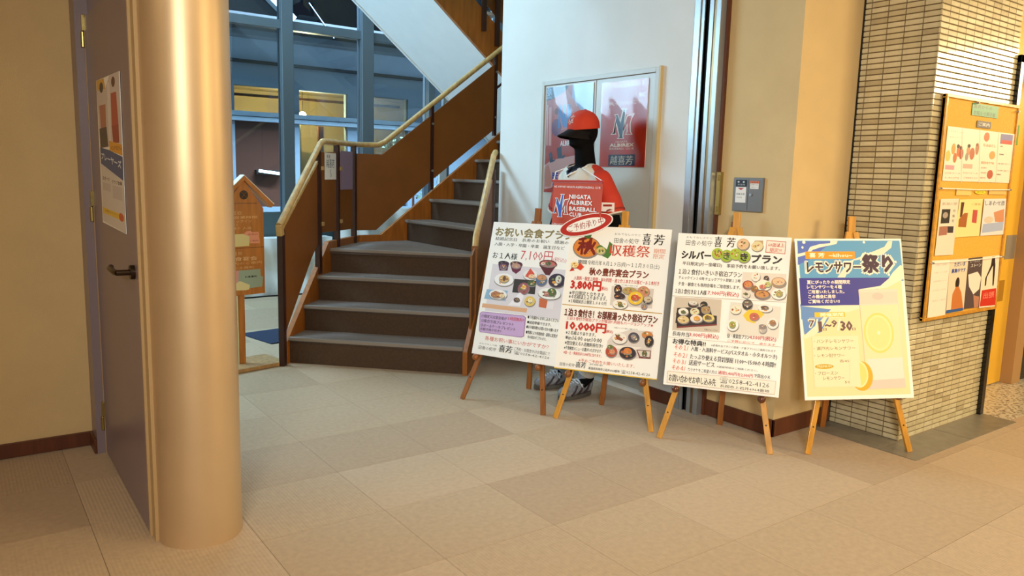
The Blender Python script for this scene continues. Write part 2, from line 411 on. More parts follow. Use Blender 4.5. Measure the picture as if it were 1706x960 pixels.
('P',[(-.011,.762),(.088,.731),(.191,.878),(.152,.943),(.017,.946)],'#c88a78'),
('P',[(.091,.63),(.157,.609),(.187,.689),(.254,.679),(.222,.701),(.121,.715)],'#3c4a60'),
('P',[(.268,.578),(.369,.559),(.386,.649),(.464,.64),(.432,.671),(.298,.675)],'#3c4a60'),
('T', 'BEAT', .188, .488, .837, .055, '#2a3a9a', 3, 0),
('T', 'AS ONE', .205, .493, .904, .055, '#2a3a9a', 3, 0),
('P',[(.019,.163),(.043,.164),(.054,.549),(.031,.548)],'#e2b8b0'),
('P',[(.064,.189),(.122,.185),(.141,.552),(.077,.55)],'#d89a90'),
],
'HS':[
('T', '宿泊', .187, .438, .046, .044, '#e0b070', 0, 0),
('T', '営業時間', .26, .835, .1, .031, '#e6bc80', 0, 0),
('T', 'チェックイン', .103, .691, .144, .031, '#e6bc80', 0, 0),
('T', '露天風呂', .108, .35, .184, .023, '#d8a868', 0, 0),
('T', '日帰り 入浴', .105, .685, .224, .031, '#e6bc80', 0, 0),
('P',[(.073,.291),(.548,.288),(.625,.301),(.616,.431),(.216,.434),(.208,.389),(.054,.387)],'#e0d8a0'),
('P',[(.55,.262),(.675,.256),(.682,.272),(.863,.272),(.893,.407),(.618,.401),(.624,.32),(.478,.294)],'#e8a088'),
('T', '休業日', .594, .83, .298, .018, '#a03c30', 1, 0),
('T', 'ご案内', .628, .844, .373, .018, '#a03c30', 1, 0),
('T', '温泉', .191, .442, .512, .044, '#e0b070', 0, 0),
('T', '会食宴会', .063, .81, .576, .047, '#f0d0a0', 0, 0),
('T', '館内のご案内', .059, .925, .628, .031, '#e6bc80', 0, 0),
('T', 'お土産処', .217, .724, .679, .029, '#e6bc80', 0, 0),
('P',[(.053,.709),(.888,.708),(.894,.794),(.954,.801),(.926,.919),(.589,.926),(.044,.923)],'#9ab4ac'),
('P',[(.053,.709),(.339,.71),(.322,.837),(.164,.873),(.044,.923)],'#e0a0a8'),
('T', 'お食事処', .489, .796, .79, .024, '#30403c', 2, 0),
('P',[(.183,.873),(.361,.831),(.611,.887),(.588,.939),(.509,.945),(.236,.937)],'#e6e0b0'),
],
'SW':[
('R',.082,.07,.461,.266,'#0c0c10'),
('T', '●\u3000●', .139, .386, .13, .05, '#d0d0d0', 0, 0),
('T', '非常用', .145, .392, .212, .05, '#b0b0b0', 0, 0),
('P',[(.09,.283),(.449,.277),(.453,.744),(.093,.744)],'#e6e2dc'),
('P',[(.165,.308),(.374,.307),(.27,.374)],'#b83430'),
('T', '取扱注意', .121, .409, .489, .059, '#333', 1, 0),
('T', '消火設備', .134, .317, .588, .041, '#888', 0, 0),
('R',.568,.098,.874,.158,'#d8672c'),
('T', '注 意 書', .616, .829, .131, .045, '#5a2408', 1, 0),
('P',[(.575,.166),(.864,.163),(.863,.328),(.58,.324)],'#ded8d0'),
('T', 'お知らせ', .596, .835, .205, .045, '#555', 0, 0),
('T', 'ご確認下さい', .602, .841, .272, .036, '#777', 0, 0),
],
'CB':[
('R',.339,.021,.7,.075,'#4c9a78'),
('T', '喜芳からの', .357, .612, .034, .017, '#123', 1, 0),
('T', 'お知らせ掲示板', .366, .665, .062, .019, '#123', 1, 0),
('R',.424,.095,.618,.126,'#4a4450'),
('T', 'ご案内', .449, .599, .11, .016, '#ddd', 1, 0),
('R',.055,.136,1.072,.372,'#f0e6d8'),
('T', 'リラクゼーション', .073, .267, .156, .01, '#d8a090', 0, 0),
('T', 'ボディケア', .087, .237, .181, .009, '#e0b0a0', 0, 0),
('E',.154,.231,.027,.024,'#d89a50'),
('E',.224,.238,.028,.026,'#c8683c'),
('E',.26,.25,.028,.024,'#a8503a'),
('E',.183,.269,.025,.022,'#c07040'),
('E',.093,.263,.032,.024,'#d8c060'),
('E',.211,.218,.018,.009,'#3a2420'),
('E',.251,.224,.018,.008,'#3a2420'),
('E',.348,.234,.023,.022,'#c89070'),
('E',.402,.246,.034,.027,'#b86a50'),
('E',.464,.222,.024,.027,'#b07a60'),
('E',.351,.212,.021,.008,'#3c2a26'),
('E',.455,.204,.013,.007,'#8a4030'),
('E',.335,.261,.021,.018,'#a0908a'),
('R',.074,.303,.187,.322,'#e69aa6'),
('R',.299,.293,.425,.313,'#eeb0a4'),
('T', '60分コース', .078, .275, .337, .008, '#b08888', 0, 0),
('T', '5,400円', .084, .256, .358, .008, '#b08888', 0, 0),
('T', '90分コース', .306, .506, .333, .008, '#b08888', 0, 0),
('T', 'ご予約承ります', .32, .514, .355, .008, '#b08888', 0, 0),
('P',[(.235,.133),(.24,.133),(.302,.38),(.296,.38)],'#d8ccc0'),
('P',[(.469,.13),(.475,.13),(.542,.378),(.537,.378)],'#d8ccc0'),
('P',[(.735,.131),(.741,.13),(.782,.375),(.776,.375)],'#d8ccc0'),
('E',.577,.164,.038,.021,'#d86a40'),
('T', 'もみほぐし', .542, .717, .202, .014, '#c87a30', 1, 0),
('E',.683,.245,.042,.019,'#d8a060'),
('T', '本日のおすすめ', .537, .718, .282, .013, '#cc6a30', 1, 0),
('E',.681,.335,.042,.021,'#b85a44'),
('T', '当日受付', .544, .621, .306, .007, '#a06a60', 0, 0),
('T', '予約制', .546, .622, .329, .007, '#a06a60', 0, 0),
('T', '延長可', .547, .623, .352, .007, '#a06a60', 0, 0),
('R',.776,.142,.956,.188,'#7a78b4'),
('R',.786,.17,.953,.188,'#cc4440'),
('T', '料金', .788, .819, .2, .006, '#333', 1, 0),
('T', '営業時間', .781, .846, .238, .006, '#333', 1, 0),
('T', 'お願い事項をご覧下さい', .778, .952, .282, .007, '#999', 0, 0),
('T', '休館日', .78, .839, .333, .007, '#333', 1, 0),
('T', '受付時間をご確認下さい', .781, .965, .314, .007, '#999', 0, 0),
('R',.248,.402,.449,.435,'#e6c878'),
('E',.573,.419,.076,.009,'#e8d830'),
('T', '割引券', .528, .621, .419, .008, '#6a7a10', 1, 0),
('R',.693,.402,.955,.429,'#e0bc70'),
('P',[(.06,.452),(.293,.45),(.293,.706),(.058,.704)],'#e6dccc'),
('T', '新潟の旅', .084, .276, .473, .013, '#8a7a70', 0, 0),
('P',[(.087,.497),(.196,.497),(.197,.56),(.088,.561)],'#2c2a2c'),
('E',.139,.524,.033,.014,'#a89a90'),
('P',[(.078,.574),(.183,.573),(.184,.613),(.08,.615)],'#a87060'),
('P',[(.183,.574),(.261,.575),(.261,.605),(.187,.604)],'#3c3234'),
('T', '特', .23, .262, .505, .013, '#444', 0, 0),
('T', '集', .228, .262, .528, .013, '#444', 0, 0),
('T', '号', .226, .259, .551, .013, '#444', 0, 0),
('P',[(.302,.454),(.619,.45),(.625,.625),(.282,.627)],'#eadf9c'),
('P',[(.325,.466),(.369,.466),(.358,.534),(.328,.534)],'#5a2c20'),
('P',[(.384,.515),(.433,.515),(.426,.582),(.319,.579),(.318,.544)],'#a8602c'),
('P',[(.497,.501),(.563,.503),(.564,.565),(.497,.56)],'#c0504c'),
('T', 'ご宴会', .468, .597, .475, .011, '#b08040', 0, 0),
('P',[(.639,.45),(.963,.448),(.988,.625),(.64,.625)],'#dfe0e6'),
('T', 'しあわせ旅', .656, .95, .47, .024, '#2c3a6c', 1, 0),
('P',[(.796,.515),(.95,.498),(.965,.565),(.834,.561)],'#d0906c'),
('E',.736,.55,.067,.017,'#d8c8b8'),
('P',[(.661,.57),(.964,.561),(.963,.604),(.655,.612)],'#aab8dc'),
('P',[(.031,.725),(.262,.728),(.274,.987),(.046,.985)],'#eee6da'),
('T', 'ご利用のお客様へ', .073, .24, .748, .009, '#b0a8a0', 0, 0),
('T', 'お願いとご注意', .074, .241, .782, .008, '#c0b8b0', 0, 0),
('T', '営業時間について', .076, .244, .822, .008, '#c0b8b0', 0, 0),
('T', 'お支払い方法', .079, .247, .863, .008, '#c0b8b0', 0, 0),
('T', '送迎のご案内', .083, .252, .911, .008, '#c0b8b0', 0, 0),
('P',[(.262,.728),(.508,.729),(.52,.971),(.281,.98)],'#e6d6c0'),
('T', 'ただいま', .326, .472, .753, .019, '#2a4a9a', 2, 0),
('T', '募集中です', .297, .486, .783, .02, '#2a4a9a', 2, 0),
('E',.393,.842,.028,.027,'#2a1a14'),
('P',[(.379,.859),(.418,.86),(.461,.89),(.513,.971),(.344,.966),(.341,.892)],'#c8783c'),
('P',[(.283,.965),(.512,.966),(.51,.979),(.281,.98)],'#2c5a9c'),
('P',[(.508,.729),(.707,.728),(.752,.977),(.52,.973)],'#54464a'),
('T', 'ヒーリング', .539, .681, .744, .014, '#eee', 1, 0),
('T', 'ストーン', .556, .699, .766, .016, '#eee', 1, 0),
('P',[(.53,.808),(.659,.798),(.721,.829),(.71,.886),(.635,.908),(.559,.866)],'#ece4da'),
('P',[(.636,.912),(.723,.923),(.73,.975),(.668,.975)],'#b88068'),
('P',[(.711,.728),(.961,.727),(.993,.986),(.743,.981)],'#eee2d0'),
('P',[(.851,.732),(.894,.733),(.915,.777),(.924,.873),(.915,.883),(.902,.872),(.88,.776),(.806,.832),(.808,.872),(.788,.875),(.783,.838),(.845,.775)],'#2a1820'),
('P',[(.754,.894),(.969,.893),(.986,.98),(.747,.974)],'#cc3020'),
('T', '出張', .786, .948, .923, .03, '#e8806c', 2, 0),
],
}# ---------------------------------------------------------------- helpers
random.seed(7)
def lin(c):
    return tuple(x/12.92 if x <= .04045 else ((x+.055)/1.055)**2.4 for x in c)
def hexc(h):
    h = {'k': '#2a2420', 'r': '#c4281c'}.get(h, h).lstrip('#')
    if len(h) == 3: h = ''.join(c*2 for c in h)
    return lin(tuple(int(h[i:i+2], 16)/255 for i in (0, 2, 4)))
MATS = {}
def mat(name, col=(.5, .5, .5), rough=.6, metal=0, noise=0, scale=6, bump=0, bscale=150, spec=.5, emit=0, coat=0, stretch=(1, 1, 1), wave=0, sheen=0):
    if name in MATS: return MATS[name]
    if isinstance(col, str): col = hexc(col)
    m = bpy.data.materials.new(name); m.use_nodes = True; nt = m.node_tree; N = nt.nodes; L = nt.links
    p = N['Principled BSDF']; p.inputs['Base Color'].default_value = (*col, 1); p.inputs['Roughness'].default_value = rough
    p.inputs['Metallic'].default_value = metal; p.inputs['Specular IOR Level'].default_value = spec; p.inputs['Coat Weight'].default_value = coat
    p.inputs['Sheen Weight'].default_value = sheen
    if emit: p.inputs['Emission Color'].default_value = (*col, 1); p.inputs['Emission Strength'].default_value = emit
    if noise or bump or wave:
        tc = N.new('ShaderNodeTexCoord'); mp = N.new('ShaderNodeMapping'); mp.inputs['Scale'].default_value = stretch
        L.new(tc.outputs['Object'], mp.inputs[0])
    if noise:
        n = N.new('ShaderNodeTexNoise'); n.inputs['Scale'].default_value = scale; n.inputs['Detail'].default_value = 5
        L.new(mp.outputs[0], n.inputs['Vector'])
        r = N.new('ShaderNodeMapRange'); r.inputs[1].default_value = .3; r.inputs[2].default_value = .7
        r.inputs[3].default_value = 1-noise; r.inputs[4].default_value = 1+noise; L.new(n.outputs[0], r.inputs[0])
        v = N.new('ShaderNodeVectorMath'); v.operation = 'SCALE'; v.inputs[0].default_value = col
        L.new(r.outputs[0], v.inputs['Scale']); L.new(v.outputs[0], p.inputs['Base Color'])
    if bump or wave:
        b = N.new('ShaderNodeBump'); b.inputs['Strength'].default_value = bump or wave; b.inputs['Distance'].default_value = .003
        if wave:
            t = N.new('ShaderNodeTexWave'); t.inputs['Scale'].default_value = bscale; t.inputs['Distortion'].default_value = .3; L.new(tc.outputs['Object'], t.inputs[0])
        else:
            t = N.new('ShaderNodeTexNoise'); t.inputs['Scale'].default_value = bscale; t.inputs['Detail'].default_value = 3; L.new(mp.outputs[0], t.inputs['Vector'])
        L.new(t.outputs['Fac' if wave else 0], b.inputs['Height']); L.new(b.outputs[0], p.inputs['Normal'])
    MATS[name] = m; return m
def ink(h, rough=.45): return mat('print_'+h.strip('#')+('' if rough == .45 else '_g'), hexc(h), rough)
def wood(name, col, rough=.45): return mat(name, col, rough, noise=.22, scale=5, stretch=(6, 6, .8), bump=.15, bscale=40, coat=.15)
def glassmat():
    m = bpy.data.materials.new('window_glass'); m.use_nodes = True; N = m.node_tree.nodes; L = m.node_tree.links; N.remove(N['Principled BSDF'])
    t = N.new('ShaderNodeBsdfTransparent'); t.inputs[0].default_value = (.84, .92, .95, 1); g = N.new('ShaderNodeBsdfGlossy'); g.inputs['Roughness'].default_value = .02
    f = N.new('ShaderNodeFresnel'); f.inputs[0].default_value = 1.5; x = N.new('ShaderNodeMixShader')
    L.new(f.outputs[0], x.inputs[0]); L.new(t.outputs[0], x.inputs[1]); L.new(g.outputs[0], x.inputs[2]); L.new(x.outputs[0], N['Material Output'].inputs[0]); return m
def speckle():
    m = bpy.data.materials.new('speckled_stone'); m.use_nodes = True; N = m.node_tree.nodes; L = m.node_tree.links; p = N['Principled BSDF']; p.inputs['Roughness'].default_value = .3
    tc = N.new('ShaderNodeTexCoord'); n = N.new('ShaderNodeTexNoise'); n.inputs['Scale'].default_value = 45; n.inputs['Detail'].default_value = 8; L.new(tc.outputs['Object'], n.inputs['Vector'])
    r = N.new('ShaderNodeValToRGB'); r.color_ramp.elements[0].position = .38; r.color_ramp.elements[0].color = (.16, .13, .09, 1); r.color_ramp.elements[1].position = .5; r.color_ramp.elements[1].color = (.62, .57, .47, 1)
    L.new(n.outputs[0], r.inputs[0]); L.new(r.outputs[0], p.inputs['Base Color']); return m
V = Vector
class MB:
    def __init__(s): s.v = []; s.f = []; s.m = []
    def add(s, vs, fs, mi=0):
        b = len(s.v); s.v += [tuple(v) for v in vs]; s.f += [tuple(b+i for i in f) for f in fs]; s.m += [mi]*len(fs); return s
    def box(s, x0, y0, z0, x1, y1, z1, mi=0):
        return s.add([(x, y, z) for z in (z0, z1) for y in (y0, y1) for x in (x0, x1)], [(0, 2, 3, 1), (4, 5, 7, 6), (0, 1, 5, 4), (2, 6, 7, 3), (0, 4, 6, 2), (1, 3, 7, 5)], mi)
    def bar(s, p, q, w, d, side=None, mi=0, w2=None):
        p, q = V(p), V(q); a = (q-p).normalized()
        sd = V(side) if side is not None else a.cross(V((0, 0, 1))); sd = (sd-a*sd.dot(a)).normalized(); n = a.cross(sd); w2 = w if w2 is None else w2
        vs = [c+sd*(i*ww/2)+n*(j*d/2) for c, ww in ((p, w), (q, w2)) for j in (-1, 1) for i in (-1, 1)]
        return s.add(vs, [(0, 2, 3, 1), (4, 5, 7, 6), (0, 1, 5, 4), (2, 6, 7, 3), (0, 4, 6, 2), (1, 3, 7, 5)], mi)
    def cyl(s, p, q, r, r2=None, n=16, mi=0, cap=True):
        p, q = V(p), V(q); a = (q-p).normalized(); u = a.orthogonal().normalized(); w = a.cross(u); r2 = r if r2 is None else r2
        vs = [c+(u*math.cos(t)+w*math.sin(t))*rr for c, rr in ((p, r), (q, r2)) for t in [2*math.pi*i/n for i in range(n)]]
        fs = [(i, (i+1) % n, n+(i+1) % n, n+i) for i in range(n)]
        if cap: fs += [tuple(range(n))[::-1], tuple(range(n, 2*n))]
        return s.add(vs, fs, mi)
    def ell(s, c, rx, ry, rz, n=16, m=10, mi=0, R=None):
        c = V(c); vs = []; fs = []
        for j in range(m+1):
            ph = math.pi*j/m
            for i in range(n):
                t = 2*math.pi*i/n; v = V((rx*math.sin(ph)*math.cos(t), ry*math.sin(ph)*math.sin(t), rz*math.cos(ph)))
                vs.append(c+(R@v if R else v))
        for j in range(m):
            for i in range(n):
                k = (i+1) % n; fs.append((j*n+i, (j+1)*n+i, (j+1)*n+k, j*n+k))
        return s.add(vs, fs, mi)
    def cap(s, p, q, r, r2=None, n=14, mi=0):
        r2 = r if r2 is None else r2; s.ell(p, r, r, r, n, 8, mi); s.ell(q, r2, r2, r2, n, 8, mi); return s.cyl(p, q, r, r2, n, mi)
    def tube(s, pts, r, n=10, mi=0):
        pts = [V(p) for p in pts]; rings = []
        for i, p in enumerate(pts):
            a = (pts[min(i+1, len(pts)-1)]-pts[max(i-1, 0)]).normalized(); u = a.cross(V((0, 0, 1)))
            if u.length < .01: u = a.orthogonal()
            u.normalize(); w = u.cross(a); rings += [p+(u*math.cos(t)+w*math.sin(t))*r for t in [2*math.pi*k/n for k in range(n)]]
        fs = [(i*n+k, i*n+(k+1) % n, (i+1)*n+(k+1) % n, (i+1)*n+k) for i in range(len(pts)-1) for k in range(n)]
        fs += [tuple(range(n))[::-1], tuple(range((len(pts)-1)*n, len(pts)*n))]
        return s.add(rings, fs, mi)
    def prism(s, poly, fn, w0, w1, mi=0):
        n = len(poly); vs = [fn(u, v, w0) for u, v in poly]+[fn(u, v, w1) for u, v in poly]
        fs = [tuple(range(n))[::-1], tuple(range(n, 2*n))]+[(i, (i+1) % n, n+(i+1) % n, n+i) for i in range(n)]
        return s.add(vs, fs, mi)
def wm(o):
    m = Matrix.Translation(o.location) @ o.rotation_euler.to_matrix().to_4x4()
    return wm(o.parent) @ m if o.parent else m
def fixn(me):
    import bmesh
    b = bmesh.new(); b.from_mesh(me); bmesh.ops.recalc_face_normals(b, faces=b.faces); b.to_mesh(me); b.free()
def obj(name, mb, mats, parent=None, local=False, smooth=False, bevel=0, kind=None, label=None, fix=True):
    me = bpy.data.meshes.new(name); vs = mb.v
    if parent and not local:
        im = wm(parent).inverted(); vs = [tuple(im @ V(v)) for v in vs]
    me.from_pydata(vs, [], mb.f)
    for m in (mats if isinstance(mats, (list, tuple)) else [mats]): me.materials.append(m)
    me.polygons.foreach_set('material_index', mb.m)
    if fix: fixn(me)
    if smooth:
        me.polygons.foreach_set('use_smooth', [True]*len(me.polygons)); me.set_sharp_from_angle(angle=math.radians(50))
    me.update()
    o = bpy.data.objects.new(name, me); COL.objects.link(o); o.parent = parent
    if bevel:
        b = o.modifiers.new('bevel', 'BEVEL'); b.width = bevel; b.segments = 2; b.limit_method = 'ANGLE'
    if kind: o['kind'] = kind
    if label: o['label'] = label
    return o
def struct(name, mb, mats, parent=None, **k):
    return obj(name, mb, mats, parent, kind=None if parent else 'structure', **k)
def sroot(name):
    o = bpy.data.objects.new(name, None); COL.objects.link(o); o['kind'] = 'structure'; return o
def tag(o, label, cat, group=None):
    o['label'] = label; o['category'] = cat
    if group: o['group'] = group
    return o
def thing(name, label, cat, loc=(0, 0, 0), rot=(0, 0, 0), group=None):
    o = bpy.data.objects.new(name, None); COL.objects.link(o); o.empty_display_size = .1
    o.location = loc; o.rotation_euler = rot; return tag(o, label, cat, group)
def one(name, label, cat, mb, mats, group=None, **k):
    return tag(obj(name, mb, mats, **k), label, cat, group)
# ---------------------------------------------------------------- lettering: every string turned into a flat outline once
EXTRA = [('ご予約承り中', 2), ('新湯', 1), ('越喜芳', 1), ('SAFE', 1), ('NA', 3)]
TXT = {}
def bake_text():
    jobs = []; keys = set(EXTRA)
    for items in PRINTS.values():
        for it in items:
            if it[0] == 'T': keys.add((it[1], it[7]))
    for s, b in sorted(keys):
        c = bpy.data.curves.new('t', 'FONT'); c.body = s; c.resolution_u = 1; c.offset = 0
        o = bpy.data.objects.new('t', c); COL.objects.link(o); jobs.append((s, b, o))
    bpy.context.view_layer.update(); dg = bpy.context.evaluated_depsgraph_get()
    for s, b, o in jobs:
        me = bpy.data.meshes.new_from_object(o.evaluated_get(dg))
        vs = [(v.co.x, v.co.y) for v in me.vertices]; fs = [tuple(p.vertices) for p in me.polygons]
        if vs:
            x0 = min(v[0] for v in vs); x1 = max(v[0] for v in vs); y0 = min(v[1] for v in vs); y1 = max(v[1] for v in vs)
            TXT[(s, b)] = ([((x-x0)/max(x1-x0, 1e-6), (y-y0)/max(y1-y0, 1e-6)) for x, y in vs], fs)
        bpy.data.meshes.remove(me)
    for s, b, o in jobs:
        c = o.data; bpy.data.objects.remove(o); bpy.data.curves.remove(c)
bake_text()
LOGO_CREAM = [[(30, 62), (75, 60), (100, 130), (125, 15), (105, 0), (178, 0), (165, 28), (145, 330), (160, 352), (72, 352), (95, 325), (60, 190), (42, 270), (68, 300), (0, 300), (25, 270), (52, 92)],
              [(172, 82), (262, 60), (232, 120), (220, 180), (226, 270), (248, 308), (160, 308), (180, 280), (178, 200), (150, 275), (138, 240)]]
LOGO_N = [[(42, 70), (70, 68), (108, 170), (136, 20), (126, 9), (165, 9), (155, 30), (134, 325), (142, 344), (88, 344), (104, 325), (62, 150), (34, 268), (48, 292), (12, 292), (34, 270), (60, 95)]]
LOGO_A = [[(182, 92), (245, 72), (222, 120), (210, 182), (215, 270), (232, 300), (172, 300), (190, 275), (188, 170), (150, 255), (146, 235)]]
def logo(mb, fn, x0, y0, x1, y1, col, slot, z, cream='#f4ead8', red='#c03a24'):
    for polys, c, k in ((LOGO_CREAM, cream, 0), (LOGO_A, red, 1), (LOGO_N, col, 2)):
        for p in polys:
            pts = [fn(x0+(x1-x0)*x/262, y0+(y1-y0)*y/352, z+k*.00006) for x, y in p]
            mb.add(pts, [tuple(range(len(pts)))], slot(c))
def prints(items, W, H, parent, z0=.0012, name='printed_text', rough=.45, skew=None, x_off=0, food=False):
    """flat print on a sheet: u to the right, v down, both 0..1; local x right, y up, z out of the sheet"""
    mb = MB(); slots = {}; mats = []
    def slot(c):
        if c not in slots: slots[c] = len(mats); mats.append(ink(c, rough))
        return slots[c]
    def fn(u, v, z):
        return ((u-.5)*W+x_off, (1-v)*H, z)
    cl = lambda t: min(max(t, .002), .998)
    z = z0
    for it in items:
        z += .00003
        if it[0] == 'T':
            _, s, u0, u1, v, h, c, b, sk = it
            if (s, b) not in TXT: continue
            u1 = min(u1, .99)
            vs, fs = TXT[(s, b)]
            e = {0: .006, 1: .018, 2: .034, 3: .05, 9: .11}[b]*h*H       # heavier weights: the outline laid down again, shifted
            for q, (dx, dy) in enumerate(((0, 0),) if not b else ((-1, 0), (1, 0)) if b < 2 else ((-1, -.6), (1, .6), (-1, .6), (1, -.6), (0, -1), (0, 1))):
                mb.add([fn(u0+(u1-u0)*x+dx*e/W, v+sk*(x-.5)+h*(.5-y)+dy*e/H, z+q*2e-6) for x, y in vs], fs, slot(c))
        elif it[0] == 'E':
            _, u, v, a, bb, c = it
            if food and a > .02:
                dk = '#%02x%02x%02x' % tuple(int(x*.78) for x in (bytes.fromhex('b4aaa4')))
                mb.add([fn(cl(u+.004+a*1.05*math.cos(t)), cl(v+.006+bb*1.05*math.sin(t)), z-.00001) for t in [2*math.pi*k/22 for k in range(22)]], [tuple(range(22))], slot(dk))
            mb.add([fn(cl(u+a*math.cos(t)), cl(v+bb*math.sin(t)), z) for t in [2*math.pi*k/22 for k in range(22)]], [tuple(range(22))], slot(c))
            if food and a > .022:
                rr = random.Random(int(u*9999)+int(v*777))
                for q in range(9):
                    t = rr.random()*6.28; d = rr.random()**.5*.62; s_ = rr.uniform(.1, .24); c2 = rr.choice(('#d9b27a', '#b8683c', '#6d7a3a', '#f0e2c8', '#8c4a34', '#e0a040', c))
                    uu, vv = u+a*d*math.cos(t), v+bb*d*math.sin(t)
                    mb.add([fn(cl(uu+a*s_*math.cos(p)), cl(vv+bb*s_*rr.uniform(.7, 1.2)*math.sin(p)), z+.000004+q*.000002) for p in [2*math.pi*k/8 for k in range(8)]], [tuple(range(8))], slot(c2))
        elif it[0] == 'R':
            _, u0, v0, u1, v1, c = it
            mb.add([fn(cl(a), cl(b_), z) for a, b_ in ((u0, v0), (u1, v0), (u1, v1), (u0, v1))], [(0, 1, 2, 3)], slot(c))
        elif it[0] == 'P':
            mb.add([fn(cl(a), cl(b_), z) for a, b_ in it[1]], [tuple(range(len(it[1])))], slot(it[2]))
        elif it[0] == 'L':
            logo(mb, fn, it[1], it[2], it[3], it[4], it[5], slot, z); z += .0002
    return obj(name, mb, mats, parent, local=True, fix=False)
def sheet_root(name, label, cat, o, right, up, group=None):
    r, u = V(right).normalized(), V(up).normalized(); n = r.cross(u).normalized(); u = n.cross(r)
    e = Matrix((r, u, n)).transposed().to_euler()
    return thing(name, label, cat, o, e, group)
# ---------------------------------------------------------------- materials
M_wall = mat('cool_white_plaster', '#e0e1de', .7, noise=.03, scale=3, bump=.15, bscale=90)
M_tan = mat('cream_wall_cloth', '#d0b584', .8, noise=.04, scale=5, bump=.35, bscale=260)
M_ceil = mat('ceiling_paint', '#c9c2b4', .8, noise=.02)
M_base = wood('brown_baseboard', '#5a2c12', .5)
M_steel = mat('satin_steel', '#a4a8aa', .34, .6, noise=.05, scale=20)
M_dark = mat('black_recess', '#0a0a0c', .5)
M_soff = mat('white_soffit_paint', '#f0f4f6', .7, noise=.02)
M_st_wood = wood('stair_orange_wood', '#a3601f', .4)
M_rail = wood('pale_handrail_wood', '#c8a66c', .35)
M_panel = mat('brown_balustrade_panel', '#84501f', .42, noise=.08, scale=4)
M_post = mat('dark_brown_post', '#3a1d14', .4)
M_grey = mat('stair_carpet', '#53453e', .95, noise=.12, scale=60, bump=.4, bscale=300, sheen=.2)
M_riser = mat('stair_riser_carpet', '#4e3b2c', .95, noise=.14, scale=60, bump=.4, bscale=300)
M_nose = mat('stair_nosing', '#8a7f76', .5)
M_white = mat('white_board', '#f7f5f0', .45)
M_easel = wood('easel_golden_wood', '#c98f30', .4)
M_easel_d = wood('easel_dark_wood', '#96591f', .4)
M_knob = mat('brown_wood_knob', '#5a2c14', .3, coat=.5)
# ================================================================ THE SETTING
# floor: carpet tiles laid as single pieces where the picture shows them, one piece beyond
fl = sroot('floor')
struct('subfloor', MB().box(-3.2, -4.2, -.12, 9.7, 14, -.008), mat('subfloor_grey', '#6a6258', .9), fl)
CT = []
for i, c in enumerate(('#b29a7c', '#ab9275', '#b8a083')):
    for k in range(2):
        CT.append(mat('carpet_tile_%d%d' % (i, k), c, .95, noise=.07, scale=40, wave=(.35 if k else 0), bump=(0 if k else .5), bscale=(22 if k else 380), sheen=.15))
def ctile(w, h, c=.0005):
    v = [(c, c, -.008), (w-c, c, -.008), (w-c, h-c, -.008), (c, h-c, -.008), (2*c, 2*c, 0), (w-2*c, 2*c, 0), (w-2*c, h-2*c, 0), (2*c, h-2*c, 0)]
    return v, [(4, 5, 6, 7), (0, 1, 5, 4), (1, 2, 6, 5), (2, 3, 7, 6), (3, 0, 4, 7)]
tm = []
for i in range(6):
    me = bpy.data.meshes.new('carpet_tile'); v, f = ctile(.52, .497); me.from_pydata(v, [], f); me.materials.append(CT[i]); tm.append(me)
rest = MB(); cand = []
for i in range(-7, 18):
    for j in range(-11, 15):
        x, y = .36+.52*i, 1.31+.497*j; cx, cy = x+.26, y+.25
        if x+.52 < -3.2 or y+.5 < -4.2 or y > 8.9: continue
        if cx > 4.1 and cy > 2.12: continue
        fx = cx*math.sin(HEAD)+cy*math.cos(HEAD); rx = cx*math.cos(HEAD)-cy*math.sin(HEAD)
        if cy > 4.4 and cx > 3.6: vis = False
        else: vis = fx > 1.2 and abs(rx) < fx*.75+.4
        cand.append((vis, x, y, (i, j)))
n = 0
for vis, x, y, (i, j) in sorted(cand, key=lambda c: c[1]**2+c[2]**2):
    rr = random.Random(i*91+j*17); k = rr.choice((0, 2, 4, 0, 2, 1, 3, 4))
    if (i, j) in ((0, 3), (-1, 3), (0, 4), (-1, 5), (0, 2), (1, 3), (4, 0), (5, -1)): k = 1 + 2*rr.randrange(3)
    if vis and n < 290:
        o = bpy.data.objects.new('carpet_tile', tm[k]); COL.objects.link(o); o.parent = fl; o.location = (x, y, 0); n += 1
    else:
        v, f = ctile(.52, .497); rest.add([(a+x, b+y, c) for a, b, c in v], f, k)
struct('carpet_tile', rest, CT, fl, fix=False)['kind'] = 'stuff'
# grey stone border and speckled entrance stone, cut in slabs
M_slate = mat('grey_stone_border', '#7c766c', .4, noise=.15, scale=14, bump=.1, bscale=60); M_spk = speckle()
for a in ((3.98, 1.86, 4.6, 2.07), (4.605, 1.86, 5.2, 2.07), (3.98, 2.075, 4.2, 2.52)):
    struct('stone_slab', MB().box(a[0], a[1], -.006, a[2], a[3], .003), M_slate, fl, bevel=.001)
for a in ((5.205, 1.9, 6.2, 2.36), (6.205, 1.9, 7.2, 3.2), (7.205, 1.9, 9.5, 3.2)):
    struct('stone_slab', MB().box(a[0], a[1], -.006, a[2], a[3], .003), M_spk, fl, bevel=.001)
struct('ceiling', MB().box(-3.2, -4.2, 2.9, 9.7, 4.42, 3.0).box(3.6, 4.42, 2.9, 3.66, 4.43, 3.0), M_ceil)
struct('ceiling', MB().box(-2.2, 4.3, 5.8, 9.7, 9.1, 5.9), M_ceil)
struct('wall_back', MB().box(-3.2, -4.3, 0, 9.7, -4.2, 2.9), M_tan)
struct('wall_side', MB().box(-3.3, -4.2, 0, -3.2, 4.42, 2.9), M_tan)
struct('wall_right', MB().box(9.6, -4.2, 0, 9.7, 3.2, 2.9), M_tan)
